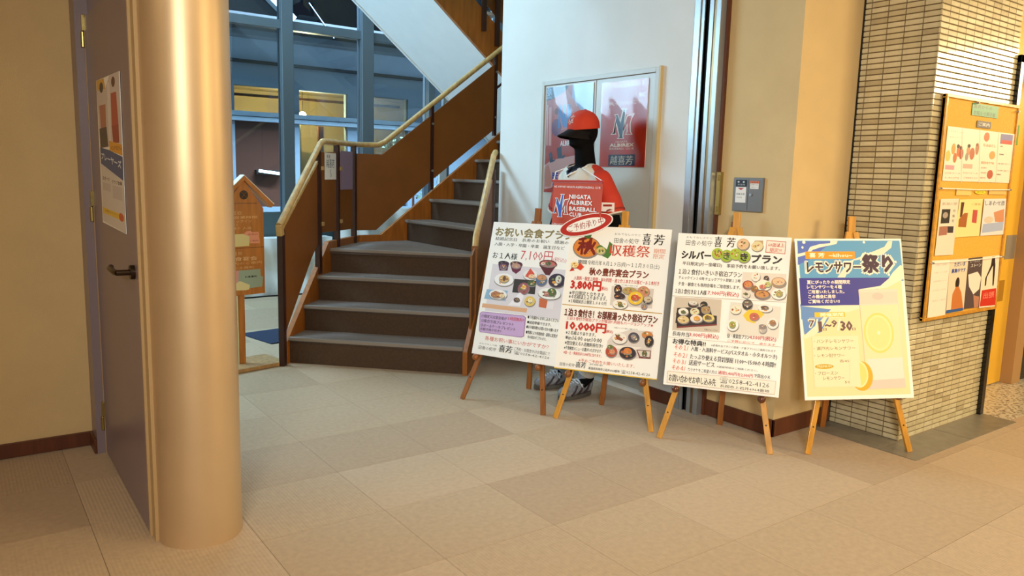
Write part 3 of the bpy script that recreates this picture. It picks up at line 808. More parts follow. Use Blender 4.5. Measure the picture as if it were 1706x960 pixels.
struct('wall_left', MB().box(-3.2, 4.3, 0, .5, 4.42, 2.9).box(-2.2, 4.32, 2.9, 9.7, 4.42, 5.8), M_tan)
struct('baseboard_left', MB().box(-3.2, 4.285, .003, .5, 4.3, .075), M_base, bevel=.002)
struct('baseboard_left', MB().box(.487, 4.14, .003, .5, 4.284, .075), M_base, bevel=.002)
# closed door in the side wall with its frame and the panel above
M_door = mat('grey_brown_door_paint', '#82747c', .34, noise=.05, scale=3)
M_fr = mat('pale_door_frame', '#b79a6e', .5)
struct('wall_door_side', MB().box(.5, 4.14, 0, .56, 4.3, 2.9, 0).box(.555, 3.1, 2.095, .6, 4.14, 2.9, 0).box(.6, 2.99, 0, .64, 4.42, 2.9, 0), M_door)
d = sroot('door_1')
struct('door_leaf', MB().box(.538, 3.105, .008, .58, 4.125, 2.085), M_door, d, bevel=.002)
struct('door_frame', MB().box(.536, 4.128, 0, .56, 4.14, 2.095).box(.536, 3.075, 0, .56, 3.09, 2.9).box(.545, 3.02, 0, .6, 3.075, 2.9), M_fr, d)
M_hinge = mat('brass_hinge', '#a8965c', .3, .8); M_lever = mat('dark_lever_metal', '#3a2c20', .35, .7)
for z in (2.02, 1.22, .19):
    h = struct('hinge', MB().cyl((.53, 4.135, z-.07), (.53, 4.135, z+.0), .009).box(.526, 4.122, z+.003, .54, 4.16, z+.075), M_hinge, d, bevel=.002)
lv = MB().cyl((.538, 3.17, 1.02), (.522, 3.17, 1.02), .027, n=20).cyl((.53, 3.17, 1.02), (.475, 3.17, 1.02), .011).tube([(.48, 3.17, 1.02), (.474, 3.19, 1.02), (.474, 3.3, 1.022), (.482, 3.33, 1.024)], .011)
struct('door_handle', lv, M_lever, d, smooth=True, label='dark metal lever handle on a round rose')
# round metal pillar
pl = MB(); N_ = 72
pl.cyl((.71, 3.017, 0), (.71, 3.017, 2.9), .153, n=N_)
M_pil = mat('satin_bronze_metal', '#d0b692', .42, .6, noise=.03, scale=6, bump=.05, bscale=300)
struct('pillar', pl, M_pil, smooth=True)
# cabinet wall, plaster wall and niche
struct('wall_cabinet', MB().box(3.6, 3.12, 0, 3.66, 5.17, 5.8).box(3.66, 2.6, 2.9, 3.72, 5.17, 5.8), M_wall)
struct('wall_plaster', MB().box(3.65, 2.52, 0, 3.75, 2.99, 2.9).box(3.65, 2.5, 0, 4.21, 2.52, 2.9), M_tan)
struct('baseboard_plaster', MB().box(3.638, 2.488, .003, 3.65, 2.985, .1).box(3.638, 2.488, .003, 4.19, 2.5, .1), M_base, bevel=.002)
struct('baseboard_cabinet', MB().box(3.588, 3.19, .003, 3.6, 3.42, .085), M_base, bevel=.002)
tr = sroot('trim_1')
struct('steel_strip', MB().box(3.585, 3.145, 0, 3.6, 3.19, 2.9), M_steel, tr, bevel=.002)
struct('steel_strip', MB().box(3.592, 3.12, 0, 3.62, 3.143, 2.9), M_steel, tr)
struct('black_slot', MB().box(3.615, 3.085, 0, 3.64, 3.12, 2.9), M_dark, tr)
struct('steel_strip', MB().box(3.592, 3.055, 0, 3.62, 3.083, 2.9), M_steel, tr)
struct('steel_strip', MB().box(3.597, 3.03, 0, 3.66, 3.053, 2.9), mat('bronze_strip', '#8e7350', .3, .7), tr)
struct('steel_strip', MB().box(3.585, 2.995, 0, 3.66, 3.028, 2.9), M_steel, tr, bevel=.002)
struct('brown_strip', MB().box(3.63, 2.975, 0, 3.66, 2.994, 2.9), M_base, tr)
# tiled column: every border tile its own piece (300 a face, the rest joined)
col = struct('wall_tiled', MB().box(4.208, 2.078, 0, 5.15, 3.2, 2.9), mat('tile_grout', '#6e5c40', .8, noise=.1, scale=60))
TL = [mat('glazed_tile_%d' % i, c, .22, noise=.08, scale=30, coat=.5) for i, c in enumerate(('#cfc6a6', '#c8be9c', '#beb392', '#b2a686'))]
def tilemesh(flip):
    L, Hh, D = .0915, .0248, .005; prof = [(-.0, 0), (-D*.75, .0004), (-D, .0022), (-D, Hh-.0022), (-D*.75, Hh-.0004), (0, Hh)]
    vs = []; fs = []
    for e in (0, L):
        for dd, z in prof: vs.append((dd, e, z) if not flip else (e, dd, z))
    k = len(prof)
    for i in range(k-1): fs.append((i, i+1, k+i+1, k+i) if flip else (i+1, i, k+i, k+i+1))
    fs.append(tuple(range(k)) if not flip else tuple(range(k))[::-1]); fs.append(tuple(range(k, 2*k))[::-1] if not flip else tuple(range(k, 2*k)))
    return vs, fs
for face in (0, 1):
    vs, fs = tilemesh(face == 1); ms = []
    for m in TL:
        me = bpy.data.meshes.new('tile'); me.from_pydata(vs, [], fs); me.materials.append(m); fixn(me); ms.append(me)
    rest = MB(); n = 0
    ncol = 5 if face == 0 else 10
    for row in range(95, -1, -1):
        z = .004+row*.0302
        for c in range(ncol):
            if face == 0:
                off = 2.07+.0975*c; p = (4.208, off, z)
                if off > 2.5: continue
            else:
                off = 4.2+.0965*c; p = (off, 2.078, z)
                if off > 5.13: continue
            k = random.choices((0, 1, 2, 3), (4, 4, 2, 1))[0]
            show = (row >= 36) if face == 0 else (row >= 63 or (row < 22 and row > 10))
            if row <= 90 and show and n < 300:
                o = bpy.data.objects.new('tile', ms[k]); COL.objects.link(o); o.parent = col; o.location = p; n += 1
            else:
                rest.add([(a+p[0], b+p[1], e+p[2]) for a, b, e in vs], fs, k)
    obj('tile', rest, TL, col, kind='stuff')
struct('trim_2', MB().box(4.196, 2.492, 0, 4.215, 2.5, 2.9), M_dark)
# black portal and yellow door panel beside the tiled column
bp = sroot('door_2')
M_blk = mat('black_portal_gloss', '#0c0a0a', .15); M_yel = mat('amber_door_panel', '#e8b63c', .35, noise=.05, scale=3)
struct('door_frame', MB().box(5.155, 2.05, .003, 5.2, 2.12, 2.2).box(5.155, 2.05, 2.155, 7.6, 2.12, 2.2).box(7.555, 2.05, .003, 7.6, 2.12, 2.2), M_blk, bp, bevel=.002)
struct('door_leaf', MB().box(5.2, 2.35, .01, 6.17, 2.4, 2.9), M_yel, bp)
struct('door_jamb', MB().box(6.17, 2.27, .003, 6.31, 2.4, 2.9), mat('tan_jamb', '#b08a5c', .5), bp, bevel=.002)
struct('door_opening', MB().box(6.31, 2.3, .003, 9.5, 2.4, 2.9), mat('black_glass_door', '#050506', .12), bp)
for n_, c, a in (('green_note', '#5f9a2c', (5.905, 1.715, 5.99, 1.85)), ('grey_note', '#8c8378', (6.0, .92, 6.16, 1.09)), ('amber_note', '#a87a1e', (5.93, .62, 6.05, .77))):
    struct('notice', MB().box(a[0], 2.347, a[1], a[2], 2.35, a[3]), ink(c), bp, label=n_.replace('_', ' ')+' stuck on the door')
# stair hall walls
struct('wall_hall_left', MB().box(-2.3, 4.3, 0, -2.2, 9.1, 5.8), M_wall)
struct('wall_hall_right', MB().box(8.4, 3.2, 0, 8.5, 9.1, 5.8), M_wall)
struct('wall_hall_back', MB().box(-2.2, 8.95, 0, 1.1, 9.07, 5.8).box(7.0, 8.95, 0, 8.4, 9.07, 5.8).box(1.1, 8.95, 4.9, 7, 9.07, 5.8), M_wall)
wn = sroot('window_1'); M_mull = mat('grey_window_metal', '#6c7a84', .4, .35); G = glassmat()
struct('sill_wall', MB().box(1.1, 8.9, 0, 7, 9.07, .92), mat('teal_grey_sill', '#566a70', .5), wn)
mx = [(1.1, 1.2), (2.08, 2.21), (3.145, 3.281), (4.135, 4.29), (5.06, 5.15), (5.34, 5.38), (6.1, 6.2), (6.9, 7.0)]
for i, (a, b) in enumerate(mx):
    o = struct('mullion', MB().box(a, 8.9, .92, b, 9.06, 4.9), M_mull, wn, bevel=.006)
for (a, b), (c, d_) in zip(mx, mx[1:]):
    struct('transom', MB().box(b, 8.94, 3.0, c, 9.04, 3.1), M_mull, wn, bevel=.003)
    struct('pane', MB().box(b, 8.99, .92, c, 8.998, 3.0), G, wn); struct('pane', MB().box(b, 8.99, 3.1, c, 8.998, 4.9), G, wn)
# ================================================================ STAIRCASE
RI = .195; D2 = math.sqrt(.5); L0 = (1.95, 5.46)
def st(s, t, z): return (L0[0]+D2*s+D2*t, L0[1]+D2*s-D2*t, z)
sc = thing('staircase', 'brown wooden staircase with grey carpeted treads turning right behind the white wall', 'staircase', (2.4, 5.0, 0))
T_ = .265; WD = 1.315
for k in range(1, 5):
    s = (k-1)*T_
    obj('riser', MB().prism([(0, 0), (WD, 0), (WD, 1), (0, 1)], lambda u, v, q: st(s+q, u, (k-1)*RI+v*RI), 0, .02), M_riser, sc)
    if k < 4:
        obj('tread', MB().prism([(-.02, 0), (T_+.01, 0), (T_+.01, WD), (-.02, WD)], lambda u, v, q: st(s+u, v, k*RI+q), -.03, 0), M_grey, sc, bevel=.004)
    obj('nosing', MB().prism([(-.026, 0), (.012, 0), (.012, WD), (-.026, WD)], lambda u, v, q: st(s+u, v, k*RI+q), -.022, .003), M_nose, sc, bevel=.004)
s4 = 3*T_; a = st(s4-.02, 0, 0); b = st(s4-.02, WD, 0)
obj('landing', MB().prism([(a[0], a[1]), (b[0], b[1]), (3.6, 5.2), (3.6, 6.5), (2.98, 6.5), (2.9, 6.42)], lambda u, v, q: (u, v, q), .74, .78), M_grey, sc)
UX = 3.474; UT = .257
for k in range(5, 13):
    x = UX+UT*(k-5)
    obj('riser', MB().box(x, 5.2, (k-1)*RI, x+.02, 6.5, k*RI), M_riser, sc)
    obj('tread', MB().box(x-.02, 5.2, k*RI-.03, x+UT+.01, 6.5, k*RI), M_grey, sc, bevel=.004)
    obj('nosing', MB().box(x-.026, 5.2, k*RI-.022, x+.012, 6.5, k*RI+.003), M_nose, sc, bevel=.004)
obj('upper_landing', MB().box(UX+UT*8, 5.2, 12*RI-.15, 7.0, 7.95, 12*RI), [M_soff], sc)
def strg(t0, t1, s1, name='stringer'):
    poly = [(-.035, 0), (-.035, .17), (.755, .84), (s1, .84), (s1, .5), (.9, .5), (.32, 0)]
    return obj(name, MB().prism(poly, lambda u, v, q: st(u, q, v), t0, t1), M_st_wood, sc, bevel=.003)
strg(-.042, 0, 1.47)
obj('stringer', MB().prism([(2.96, .84), (3.205, .84), (5.53, .84+.757*2.325), (5.53, .5+.757*2.2), (3.3, .5), (2.96, .5)], lambda u, v, q: (u, q, v), 6.5, 6.54), M_st_wood, sc, bevel=.003)
poly = [(-.035, 0), (-.035, .17), (.76, .82), (.93, .82), (.93, .4), (.32, 0)]
obj('stringer', MB().prism(poly, lambda u, v, q: st(u, q, v), WD, WD+.035), M_st_wood, sc, bevel=.003)
# second flight above: white soffit and brown outer string
def sf(x): return 2.576-.79*(x-4.39)
obj('soffit', MB().prism([(1.3, sf(1.3)), (5.5, sf(5.5)), (5.5, sf(5.5)+.04), (1.3, sf(1.3)+.04)], lambda u, v, q: (u, q, v), 6.62, 7.9), M_soff, sc)
obj('soffit_edge', MB().prism([(1.3, sf(1.3)-.02), (5.5, sf(5.5)-.02), (5.5, sf(5.5)+.1), (1.3, sf(1.3)+.1)], lambda u, v, q: (u, q, v), 7.9, 7.93), M_soff, sc)
obj('stringer', MB().prism([(1.3, sf(1.3)-.0), (5.5, sf(5.5)-.0), (5.5, sf(5.5)+.41), (1.3, sf(1.3)+.41)], lambda u, v, q: (u, q, v), 6.58, 6.62), M_st_wood, sc)
for k in range(13, 28):
    x = 5.3-.247*(k-13)
    if x < 1.5: break
    obj('tread', MB().box(x-.26, 6.62, k*RI-.03-.1, x, 7.9, k*RI-.1), M_soff, sc)
# balustrades
def balu(name, label): return thing(name, label, 'railing', (2.9, 6.0, 0))
bl = balu('stair_balustrade', 'brown panelled balustrade with pale round handrail on the left side of the stairs')
def pg(s, z, q=0, off=0): return (1.93+D2*s-D2*(q+off), 5.45+D2*s+D2*(q+off), z)
def pp(poly, q0=-.008, q1=.008): return MB().prism(poly, lambda u, v, q: pg(u, v, q), q0, q1)
obj('panel', pp([(-.06, .22), (-.06, 1.0), (.55, 1.47), (.55, .84), (.43, .74)]), M_panel, bl, bevel=.002)
obj('panel_cap', pp([(-.07, .99), (-.07, 1.015), (.55, 1.49), (.55, 1.465)], -.014, .014), M_rail, bl)
obj('post', pp([(-.1, 0), (-.1, .97), (-.055, .99), (-.055, 0)], -.02, .02), M_post, bl)
obj('post', pp([(.555, .6), (.555, 1.56), (.605, 1.6), (.605, .6)], -.02, .02), M_post, bl)
obj('panel', pp([(.61, .925), (.61, 1.56), (.935, 1.57), (.935, .915)]), M_panel, bl, bevel=.002)
obj('post', pp([(.95, .78), (.95, 1.63), (.99, 1.63), (.99, .78)], -.02, .02), M_post, bl)
obj('panel', pp([(1.01, .915), (1.01, 1.575), (1.31, 1.575), (1.31, .91)]), M_panel, bl, bevel=.002)
obj('post', pp([(1.34, .78), (1.34, 1.64), (1.385, 1.64), (1.385, .78)], -.02, .02), M_post, bl)
for s_ in (.58, .97): 
    for z in (.98, 1.42): obj('clip', pp([(s_+.02, z), (s_+.055, z), (s_+.055, z+.03), (s_+.02, z+.03)], -.03, .012), M_rail, bl)
def py_(poly, y0=6.492, y1=6.508): return MB().prism(poly, lambda u, v, q: (u, q, v), y0, y1)
obj('panel', py_([(2.955, .886), (3.15, .886), (3.715, 1.34), (3.715, 1.955), (3.21, 1.575), (2.955, 1.575)]), M_panel, bl, bevel=.002)
obj('panel', py_([(3.745, 1.36), (4.435, 1.86), (4.435, 2.5), (3.745, 1.978)]), M_panel, bl, bevel=.002)
obj('panel', py_([(4.62, 1.99), (5.3, 2.5), (5.3, 3.14), (4.62, 2.63)]), M_panel, bl, bevel=.002)
for x in (3.73, 4.45, 4.58, 5.31):
    zt = 1.66+.757*(x-3.2); obj('post', MB().box(x-.014, 6.48, zt-.8, x+.014, 6.52, zt), M_post, bl)
for x in (3.73, 4.45):
    zt = 1.66+.757*(x-3.2)
    for dz in (.18, .62): obj('bolt', MB().cyl((x, 6.48, zt-dz), (x, 6.468, zt-dz), .011), M_steel, bl)
for dz in (-.35,): obj('brace', MB().bar((4.46, 6.5, 2.27), (4.58, 6.5, 2.36), .02, .02), M_post, bl)
hp = [pg(-.1, 1.025), pg(.2, 1.27), pg(.585, 1.585), pg(.63, 1.625), pg(.69, 1.645), pg(.8, 1.648), pg(1.36, 1.652), pg(1.44, 1.654), (3.05, 6.5, 1.656), (3.17, 6.5, 1.66), (3.24, 6.5, 1.69), (4.53, 6.5, 2.67), (5.4, 6.5, 3.33)]
obj('handrail', MB().tube(hp, .024, 14), M_rail, bl, smooth=True)
obj('handrail_end', MB().bar(pg(-.1, 1.03), pg(-.085, .95), .045, .045), M_rail, bl, bevel=.006)
nt = thing('paper_notice', 'small white paper notice with brush lettering on the narrow stair panel', 'notice', (0, 0, 0))
A_ = V(pg(.69, 1.345, -.012)); r_ = V((D2, D2, 0))
nt.location = A_; nt.rotation_euler = Matrix((r_, V((0, 0, 1)), r_.cross(V((0, 0, 1))))).transposed().to_euler()
obj('sheet', MB().box(0, 0, -.001, .235, .215, .001), M_white, nt, local=True)
mb = MB()
for s_, x0, x1, y0, y1 in (('新湯', .04, .11, .17, .2), ('越喜芳', .03, .2, .095, .165)):
    vs, fs = TXT[(s_, 1)]; mb.add([(x0+(x1-x0)*x, y0+(y1-y0)*y, .0016) for x, y in vs], fs)
mb.tube([(.12, .085, .0012), (.11, .06, .0012), (.13, .04, .0012), (.115, .02, .0012)], .002, 6)
obj('lettering', mb, ink('#203a5c'), nt, local=True, fix=False)
pu = MB().prism([(1.02, 1.26), (1.02, 1.585), (1.3, 1.585), (1.3, 1.26)], lambda u, v, q: pg(u, v, q), -.014, -.010)
one('lilac_sheet', 'plain lilac sheet taped on the upper half of the second narrow stair panel', 'paper', pu, ink('#9a86a0'))  # flat lilac rectangle over the upper half of the panel
br = thing('stair_balustrade', 'short brown balustrade with pale wooden handrail on the right side of the stairs', 'railing', (3.2, 4.85, 0))
def rg(s, z, q=0): return (2.935+D2*s+D2*q, 4.565+D2*s-D2*q, z)
def rp(poly, q0=-.008, q1=.008): return MB().prism(poly, lambda u, v, q: rg(u, v, q), q0, q1)
obj('panel', rp([(.07, .1), (.07, .84), (.28, .93), (.8, 1.38), (.8, .75)]), M_panel, br, bevel=.002)
for s_, zt in ((.2, .9), (.84, 1.46)): obj('post', rp([(s_-.025, 0 if s_ < .5 else .5), (s_-.025, zt), (s_+.025, zt), (s_+.025, 0 if s_ < .5 else .5)], -.022, .022), M_post if s_ > .5 else M_panel, br)
obj('handrail', MB().tube([rg(.2, .88), rg(.22, .96), rg(.3, 1.04), rg(.86, 1.57), rg(.94, 1.6)], .024, 14), M_rail, br, smooth=True)
# second flight balustrade, glimpsed at the top
bu = thing('stair_balustrade', 'dark brown balustrade of the flight above, at the top edge beside the white wall', 'railing', (4.4, 6.6, 2.8))
for x in (4.34, 4.5): obj('post', MB().box(x-.02, 6.54, sf(x)+.2, x+.02, 6.575, sf(x)+1.4), M_post, bu)
obj('panel', MB().prism([(3.2, sf(3.2)+.5), (5.2, sf(5.2)+.5), (5.2, sf(5.2)+1.2), (3.2, sf(3.2)+1.2)], lambda u, v, q: (u, q, v), 6.59, 6.605), M_panel, bu)
obj('handrail', MB().tube([(1.6, 6.6, sf(1.6)+1.4), (5.3, 6.6, sf(5.3)+1.4)], .024, 12), M_rail, bu, smooth=True)
# ---------------------------------------------------------------- white sheeting under the window, cable, mat
def drape(x0, x1, y, z1, seed):
    rr = random.Random(seed); mb = MB(); nx, nz = 46, 22
    fn = lambda u, v: y+.03*math.sin(u*9+2*v)+.022*math.sin(u*23+seed+4*v)+.02*math.sin(v*8+u*3)-.05*(1-v)
    vs = [(x0+(x1-x0)*i/nx, fn((x1-x0)*i/nx, j/nz), z1*j/nz) for j in range(nz+1) for i in range(nx+1)]
    vs += [(x0+(x1-x0)*i/nx, y+.26, z1) for i in range(nx+1)]
    fs = [(j*(nx+1)+i, j*(nx+1)+i+1, (j+1)*(nx+1)+i+1, (j+1)*(nx+1)+i) for j in range(nz+1) for i in range(nx)]
    return mb.add(vs, fs)
M_sheet = mat('white_sheet', '#f6fafc', .6, noise=.03)
one('white_sheet', 'low white sheet covering the bench under the window, behind the house-shaped sign', 'sheet', drape(1.5, 3.62, 8.6, .64, 1), M_sheet, smooth=True)
one('white_sheet', 'taller white sheet seen through the gap below the stair balustrade', 'sheet', drape(3.64, 4.95, 8.6, .97, 5), M_sheet, smooth=True)
one('white_board', 'narrow upright white board glimpsed through the gap of the stairs', 'board', MB().box(5.0, 8.5, 0, 5.1, 8.53, 1.5), M_sheet)
one('black_cable', 'black cable lying along the foot of the white sheet', 'cable', MB().tube([(1.7+.1*i, 8.47+.012*math.sin(i*1.3), .008) for i in range(26)], .008, 8), M_dark)
one('floor_mat', 'dark blue floor mat poking out behind the stairs', 'mat', MB().prism([(0, 0), (.55, .1), (.45, .6), (-.1, .5)], lambda u, v, q: (2.03+u, 6.12+v, q), .001, .01), mat('navy_mat', '#1d2c48', .9), bevel=.002)
# ---------------------------------------------------------------- the wing across the courtyard
wg = thing('building_wing', 'grey building wing with warm lit windows seen through the glass wall', 'building', (4.8, 12, 0))
M_fw = mat('wing_wall', '#a4b8ca', .6, noise=.06); M_fw2 = mat('wing_band', '#6c7c8a', .6); M_fd = mat('wing_dark', '#20262c', .6); M_br = mat('wing_brown_panel', '#46281c', .4); M_cream = mat('wing_cream_wall', '#b09a72', .7)
def wb(n, x0, z0, x1, z1, m, y0=12., y1=12.15, **k): return obj(n, MB().box(x0, y0, z0, x1, y1, z1), m, wg, **k)
wb('base_wall', 0, 0, 10, .83, M_fw2); wb('sill_band', 0, 2.13, 10, 2.27, M_fw, 11.95); wb('lintel', 0, 2.65, 10, 2.98, M_fw2); wb('ledge', 0, 2.98, 10, 3.02, M_fd, 11.9); wb('upper_wall', 0, 3.02, 10, 3.34, M_fw)
wb('gutter', 0, 3.34, 10, 3.42, M_fw2, 11.7); wb('eave', 0, 3.42, 10, 3.5, M_fd, 10.9, 13.6); wb('sill_line', 0, 2.19, 10, 2.2, M_fd, 11.945)
for x0, x1 in ((0, .3), (1.4, 1.5), (2.4, 2.5), (3.38, 3.5), (4.42, 4.5), (5.31, 5.68), (6.42, 10)):
    wb('window_post', x0, .83, x1, 2.65, M_fw2)
wb('wood_screen', 3.5, .83, 4.42, 2.13, M_br, 12.05, 12.1); wb('wood_screen', 2.5, .83, 3.38, 2.13, M_br, 12.05, 12.1)
wb('curtain', 4.5, .83, 4.6, 2.13, M_cream, 12.2, 12.25); wb('brown_post', 4.93, .83, 5.02, 2.13, M_br, 12.3, 12.36)
wb('back_wall', 0, 0, 10, 3.4, M_cream, 13.4, 13.5); wb('inner_ceiling', 0, 2.72, 10, 2.76, M_cream, 12.15, 13.4); wb('brown_rail', 2.5, 2.52, 6.42, 2.56, M_br, 12.3, 12.33)
wb('cabinet', 4.64, .83, 4.9, 1.7, M_cream, 12.35, 12.6)
for x0, x1 in ((2.5, 3.38), (3.5, 4.42), (4.5, 5.31), (5.68, 6.42)):
    obj('pane', MB().box(x0, 12.06, 2.27, x1, 12.066, 2.65), G, wg)
    if x0 > 4.45: obj('pane', MB().box(x0, 12.06, .83, x1, 12.066, 2.13), G, wg)
lp = thing('pendant_lamp', 'glowing round lamp behind the lit window across the courtyard', 'lamp', (4.72, 12.45, 2.3))
obj('globe', MB().ell((4.72, 12.45, 2.3), .06, .06, .06), mat('lamp_glow', (1, .8, .45), emit=18), lp, smooth=True)
obj('cord', MB().cyl((4.72, 12.45, 2.36), (4.72, 12.45, 2.72), .005, n=8), M_dark, lp)
l = bpy.data.lights.new('pendant_light', 'POINT'); l.energy = 190; l.color = (1, .68, .3); l.shadow_soft_size = .07; o = bpy.data.objects.new('pendant_light', l); COL.objects.link(o); o.location = (4.72, 12.37, 2.3)
tl = thing('tube_lamp_reflection', 'glowing white tube standing in for a lamp reflection, against the dark brown screen', 'lamp', (3.98, 12, 1.37))  # added glowing tube in place of a lamp reflected in the glass
obj('tube', MB().cyl((3.83, 11.94, 1.385), (4.17, 11.94, 1.345), .022, n=12), mat('tube_glow', (.75, .92, 1), emit=5), tl, smooth=True)
obj('holder', MB().box(3.8, 11.965, 1.33, 4.2, 12.05, 1.4), M_dark, tl)  # added mount behind the stand-in tube
one('handrail_reflection', 'thin pale rod standing in for a handrail reflection, slanting across the dark eave', 'rod', MB().tube([(4.25, 10.9, 3.75), (4.62, 10.9, 3.31)], .008, 8), M_fw2)  # added rod drawn where the handrail reflects in the window glass
one('roof_beam', 'pale blue slanting beam at the top of the glass wall', 'beam', MB().bar((3.45, 10.6, 3.8), (3.9, 10.6, 3.42), .14, .1), M_fw, bevel=.004)
sh = thing('shrub', 'dark green shrub outside the window above the stair handrail', 'shrub', (6.15, 11.3, 0))
mb = MB(); rr = random.Random(3)
for _ in range(420):
    c = V((6.15+rr.gauss(0, .3), 11.3+rr.gauss(0, .15), 1.0+rr.random()*.98)); a1 = V((rr.uniform(-1, 1), rr.uniform(-1, 1), rr.uniform(-1, 1))).normalized(); b1 = a1.orthogonal().normalized()
    mb.add([c-a1*.05, c+b1*.02, c+a1*.05, c-b1*.02], [(0, 1, 2, 3)])
obj('foliage', mb, mat('shrub_leaf', '#3c5236', .6), sh, kind='stuff', fix=False)
obj('stem', MB().cyl((6.15, 11.3, 0), (6.15, 11.3, 1.4), .03, .015, 8), M_base, sh)
struct('courtyard_ground', MB().box(0, 9.07, -.1, 10, 12, -.01), mat('courtyard_gravel', '#5c625f', .9, noise=.2, scale=50))
# ================================================================ EASELS AND BOARDS
def easel(idx, fL, fR, yaw, rear, tr_, za, front_mat, label, knobz, kn):
    t = thing('easel', label, 'easel', ((fL[0]+fR[0])/2, (fL[1]+fR[1])/2, 0), group='wooden easels holding the boards')
    bk = V((-math.sin(yaw), math.cos(yaw), 0)); rt = V((math.cos(yaw), math.sin(yaw), 0)); mid = (V((*fL, 0))+V((*fR, 0)))/2
    ap = mid+bk*(tr_*za)+V((0, 0, za))
    for f, s in ((fL, -1), (fR, 1)):
        p = V((*f, 0)); q = ap+rt*s*.018-V((0, 0, .03)); side = rt
        leg = obj('leg', MB().bar(p, q, .03, .017, side), front_mat, t, bevel=.002)
        e = q-p
        for z in (.14,):
            c = p+e*(z/q.z); nrm = (e.cross(rt)).normalized(); nrm = nrm if nrm.dot(bk) < 0 else -nrm
            obj('peg_hole', MB().cyl(c+nrm*.0087, c+nrm*.0093, .0045, n=10), M_dark, leg)
        c = p+e*(knobz/q.z); nrm = -bk
        k = MB().ell(c+nrm*kn, .021, .021, .021, 18, 12).cyl(c, c+nrm*kn, .008, n=10)
        obj('peg', k, M_knob if idx == 3 else mat('peg_wood_%d' % idx, '#7c4a20' if idx > 1 else '#8e5322', .35), t, smooth=True)
    obj('top_block', MB().bar(ap-V((0, 0, .09))-bk*.03*0, ap+V((0, 0, .055))+bk*.012, .04, .02, rt), front_mat, t, bevel=.003)
    obj('leg', MB().bar(V((*rear, 0)), ap+bk*.02-V((0, 0, .03)), .032, .018, rt), M_easel_d, t, bevel=.002)
    cl_ = mid+bk*(tr_*.62+.012)+V((0, 0, .62)); wv = (V((*fR, 0))-V((*fL, 0))).length*.5*(1-.62/za)
    obj('cross_bar', MB().bar(cl_-rt*wv, cl_+rt*wv, .025, .012, V((0, 0, 1))), M_easel_d, t)
    return t
def board(name, key, label, pos, yaw, tilt, roll, W, H, edge=None):
    r = V((math.cos(yaw), math.sin(yaw), 0)); n = V((math.sin(yaw), -math.cos(yaw), 0)); up = V((0, 0, 1))*math.cos(tilt)-n*math.sin(tilt)
    r2 = r*math.cos(roll)+up*math.sin(roll); u2 = -r*math.sin(roll)+up*math.cos(roll)
    t = sheet_root(name, label, 'board', pos, r2, u2, group='boards standing on the easels')
    obj('panel', MB().box(-W/2, 0, -.006, W/2, H, .001), M_white, t, local=True, bevel=.0015)
    if edge: obj('edge_tape', MB().box(-W/2, -.0008, -.0062, W/2, .005, .0012), ink(edge), t, local=True)
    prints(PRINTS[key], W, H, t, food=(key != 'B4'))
    return t
rad = math.radians
easel(1, (2.548, 4.016), (2.786, 3.483), rad(-68.9), (3.06, 3.99), .308, 1.16, M_easel_d, 'dark brown wooden easel holding the celebration meal board, leftmost of the four', .277, .05)
easel(2, (2.812, 3.4), (3.123, 2.92), rad(-58.2), (3.235, 3.46), .264, 1.17, M_easel, 'golden wooden easel holding the autumn harvest board, in front of the mannequin', .277, .07)
easel(3, (3.086, 2.825), (3.404, 2.334), rad(-59), (3.57, 2.8), .295, 1.19, M_easel, 'golden wooden easel with dark round pegs holding the board below the grey wall box', .28, .045)
easel(4, (3.576, 2.227), (4.091, 1.95), rad(-29.5), (4.06, 2.45), .22, 1.19, M_easel, 'golden wooden easel holding the blue and yellow drink poster, beside the tiled column', .3, .03)
SC = 1.03
b1 = board('menu_board', 'B1', 'white celebration meal board with 7,100 yen price and many dishes, leftmost of the boards', (2.718, 3.725, .298), -1.203, rad(16), .015, .594*1.02, .841*1.02)
b2 = board('menu_board', 'B2', 'cream autumn harvest board with orange pumpkin and 3,800 and 10,000 yen prices', (2.986, 3.182, .298), -1.016, rad(16), .007, .594*SC, .841*SC, '#e0b82c')
b3 = board('menu_board', 'B3', 'white board with green circles in its title and a black lunch box photograph', (3.274, 2.587, .301), -1.031, rad(16.6), .012, .594*1.02, .841*1.02)
b4 = board('drink_poster', 'B4', 'blue and yellow drink poster with a tall glass and lemon slices', (3.784, 2.083, .306), -.523, rad(15.4), .018, .594*1.015, .841*1.015)
# oval plaque fixed over the corner of the harvest board
W2, H2 = .594*SC, .841*SC; n2 = wm(b2).to_3x3() @ V((0, 0, 1)); rx = (wm(b2).to_3x3() @ V((1, 0, 0))); ry = (wm(b2).to_3x3() @ V((0, 1, 0)))
oc = wm(b2) @ V(((.161-.5)*W2, (1+.0035)*H2, .012)); ua = (rx*(.525*W2)+ry*(.109*H2)).normalized(); va = n2.cross(ua)
ov = sheet_root('oval_plaque', 'red-rimmed white oval plaque over the top left corner of the harvest board', 'sign', oc, ua, va)
def oval(a, b, z0, z1): return MB().prism([(a*math.cos(t), b*math.sin(t)) for t in [2*math.pi*i/56 for i in range(56)]], lambda u, v, q: (u, v, q), z0, z1)
obj('plaque', oval(.168, .063, 0, .005), M_white, ov, local=True, bevel=.001)
obj('red_rim', oval(.161, .058, .0052, .0056), ink('#b8281c'), ov, local=True); obj('white_field', oval(.122, .036, .0058, .0062), M_white, ov, local=True)
vs, fs = TXT[('ご予約承り中', 2)]
obj('lettering', MB().add([(-.11+.22*x, -.022+.044*y, .0066) for x, y in vs], fs), ink('#a01c18'), ov, local=True, fix=False)
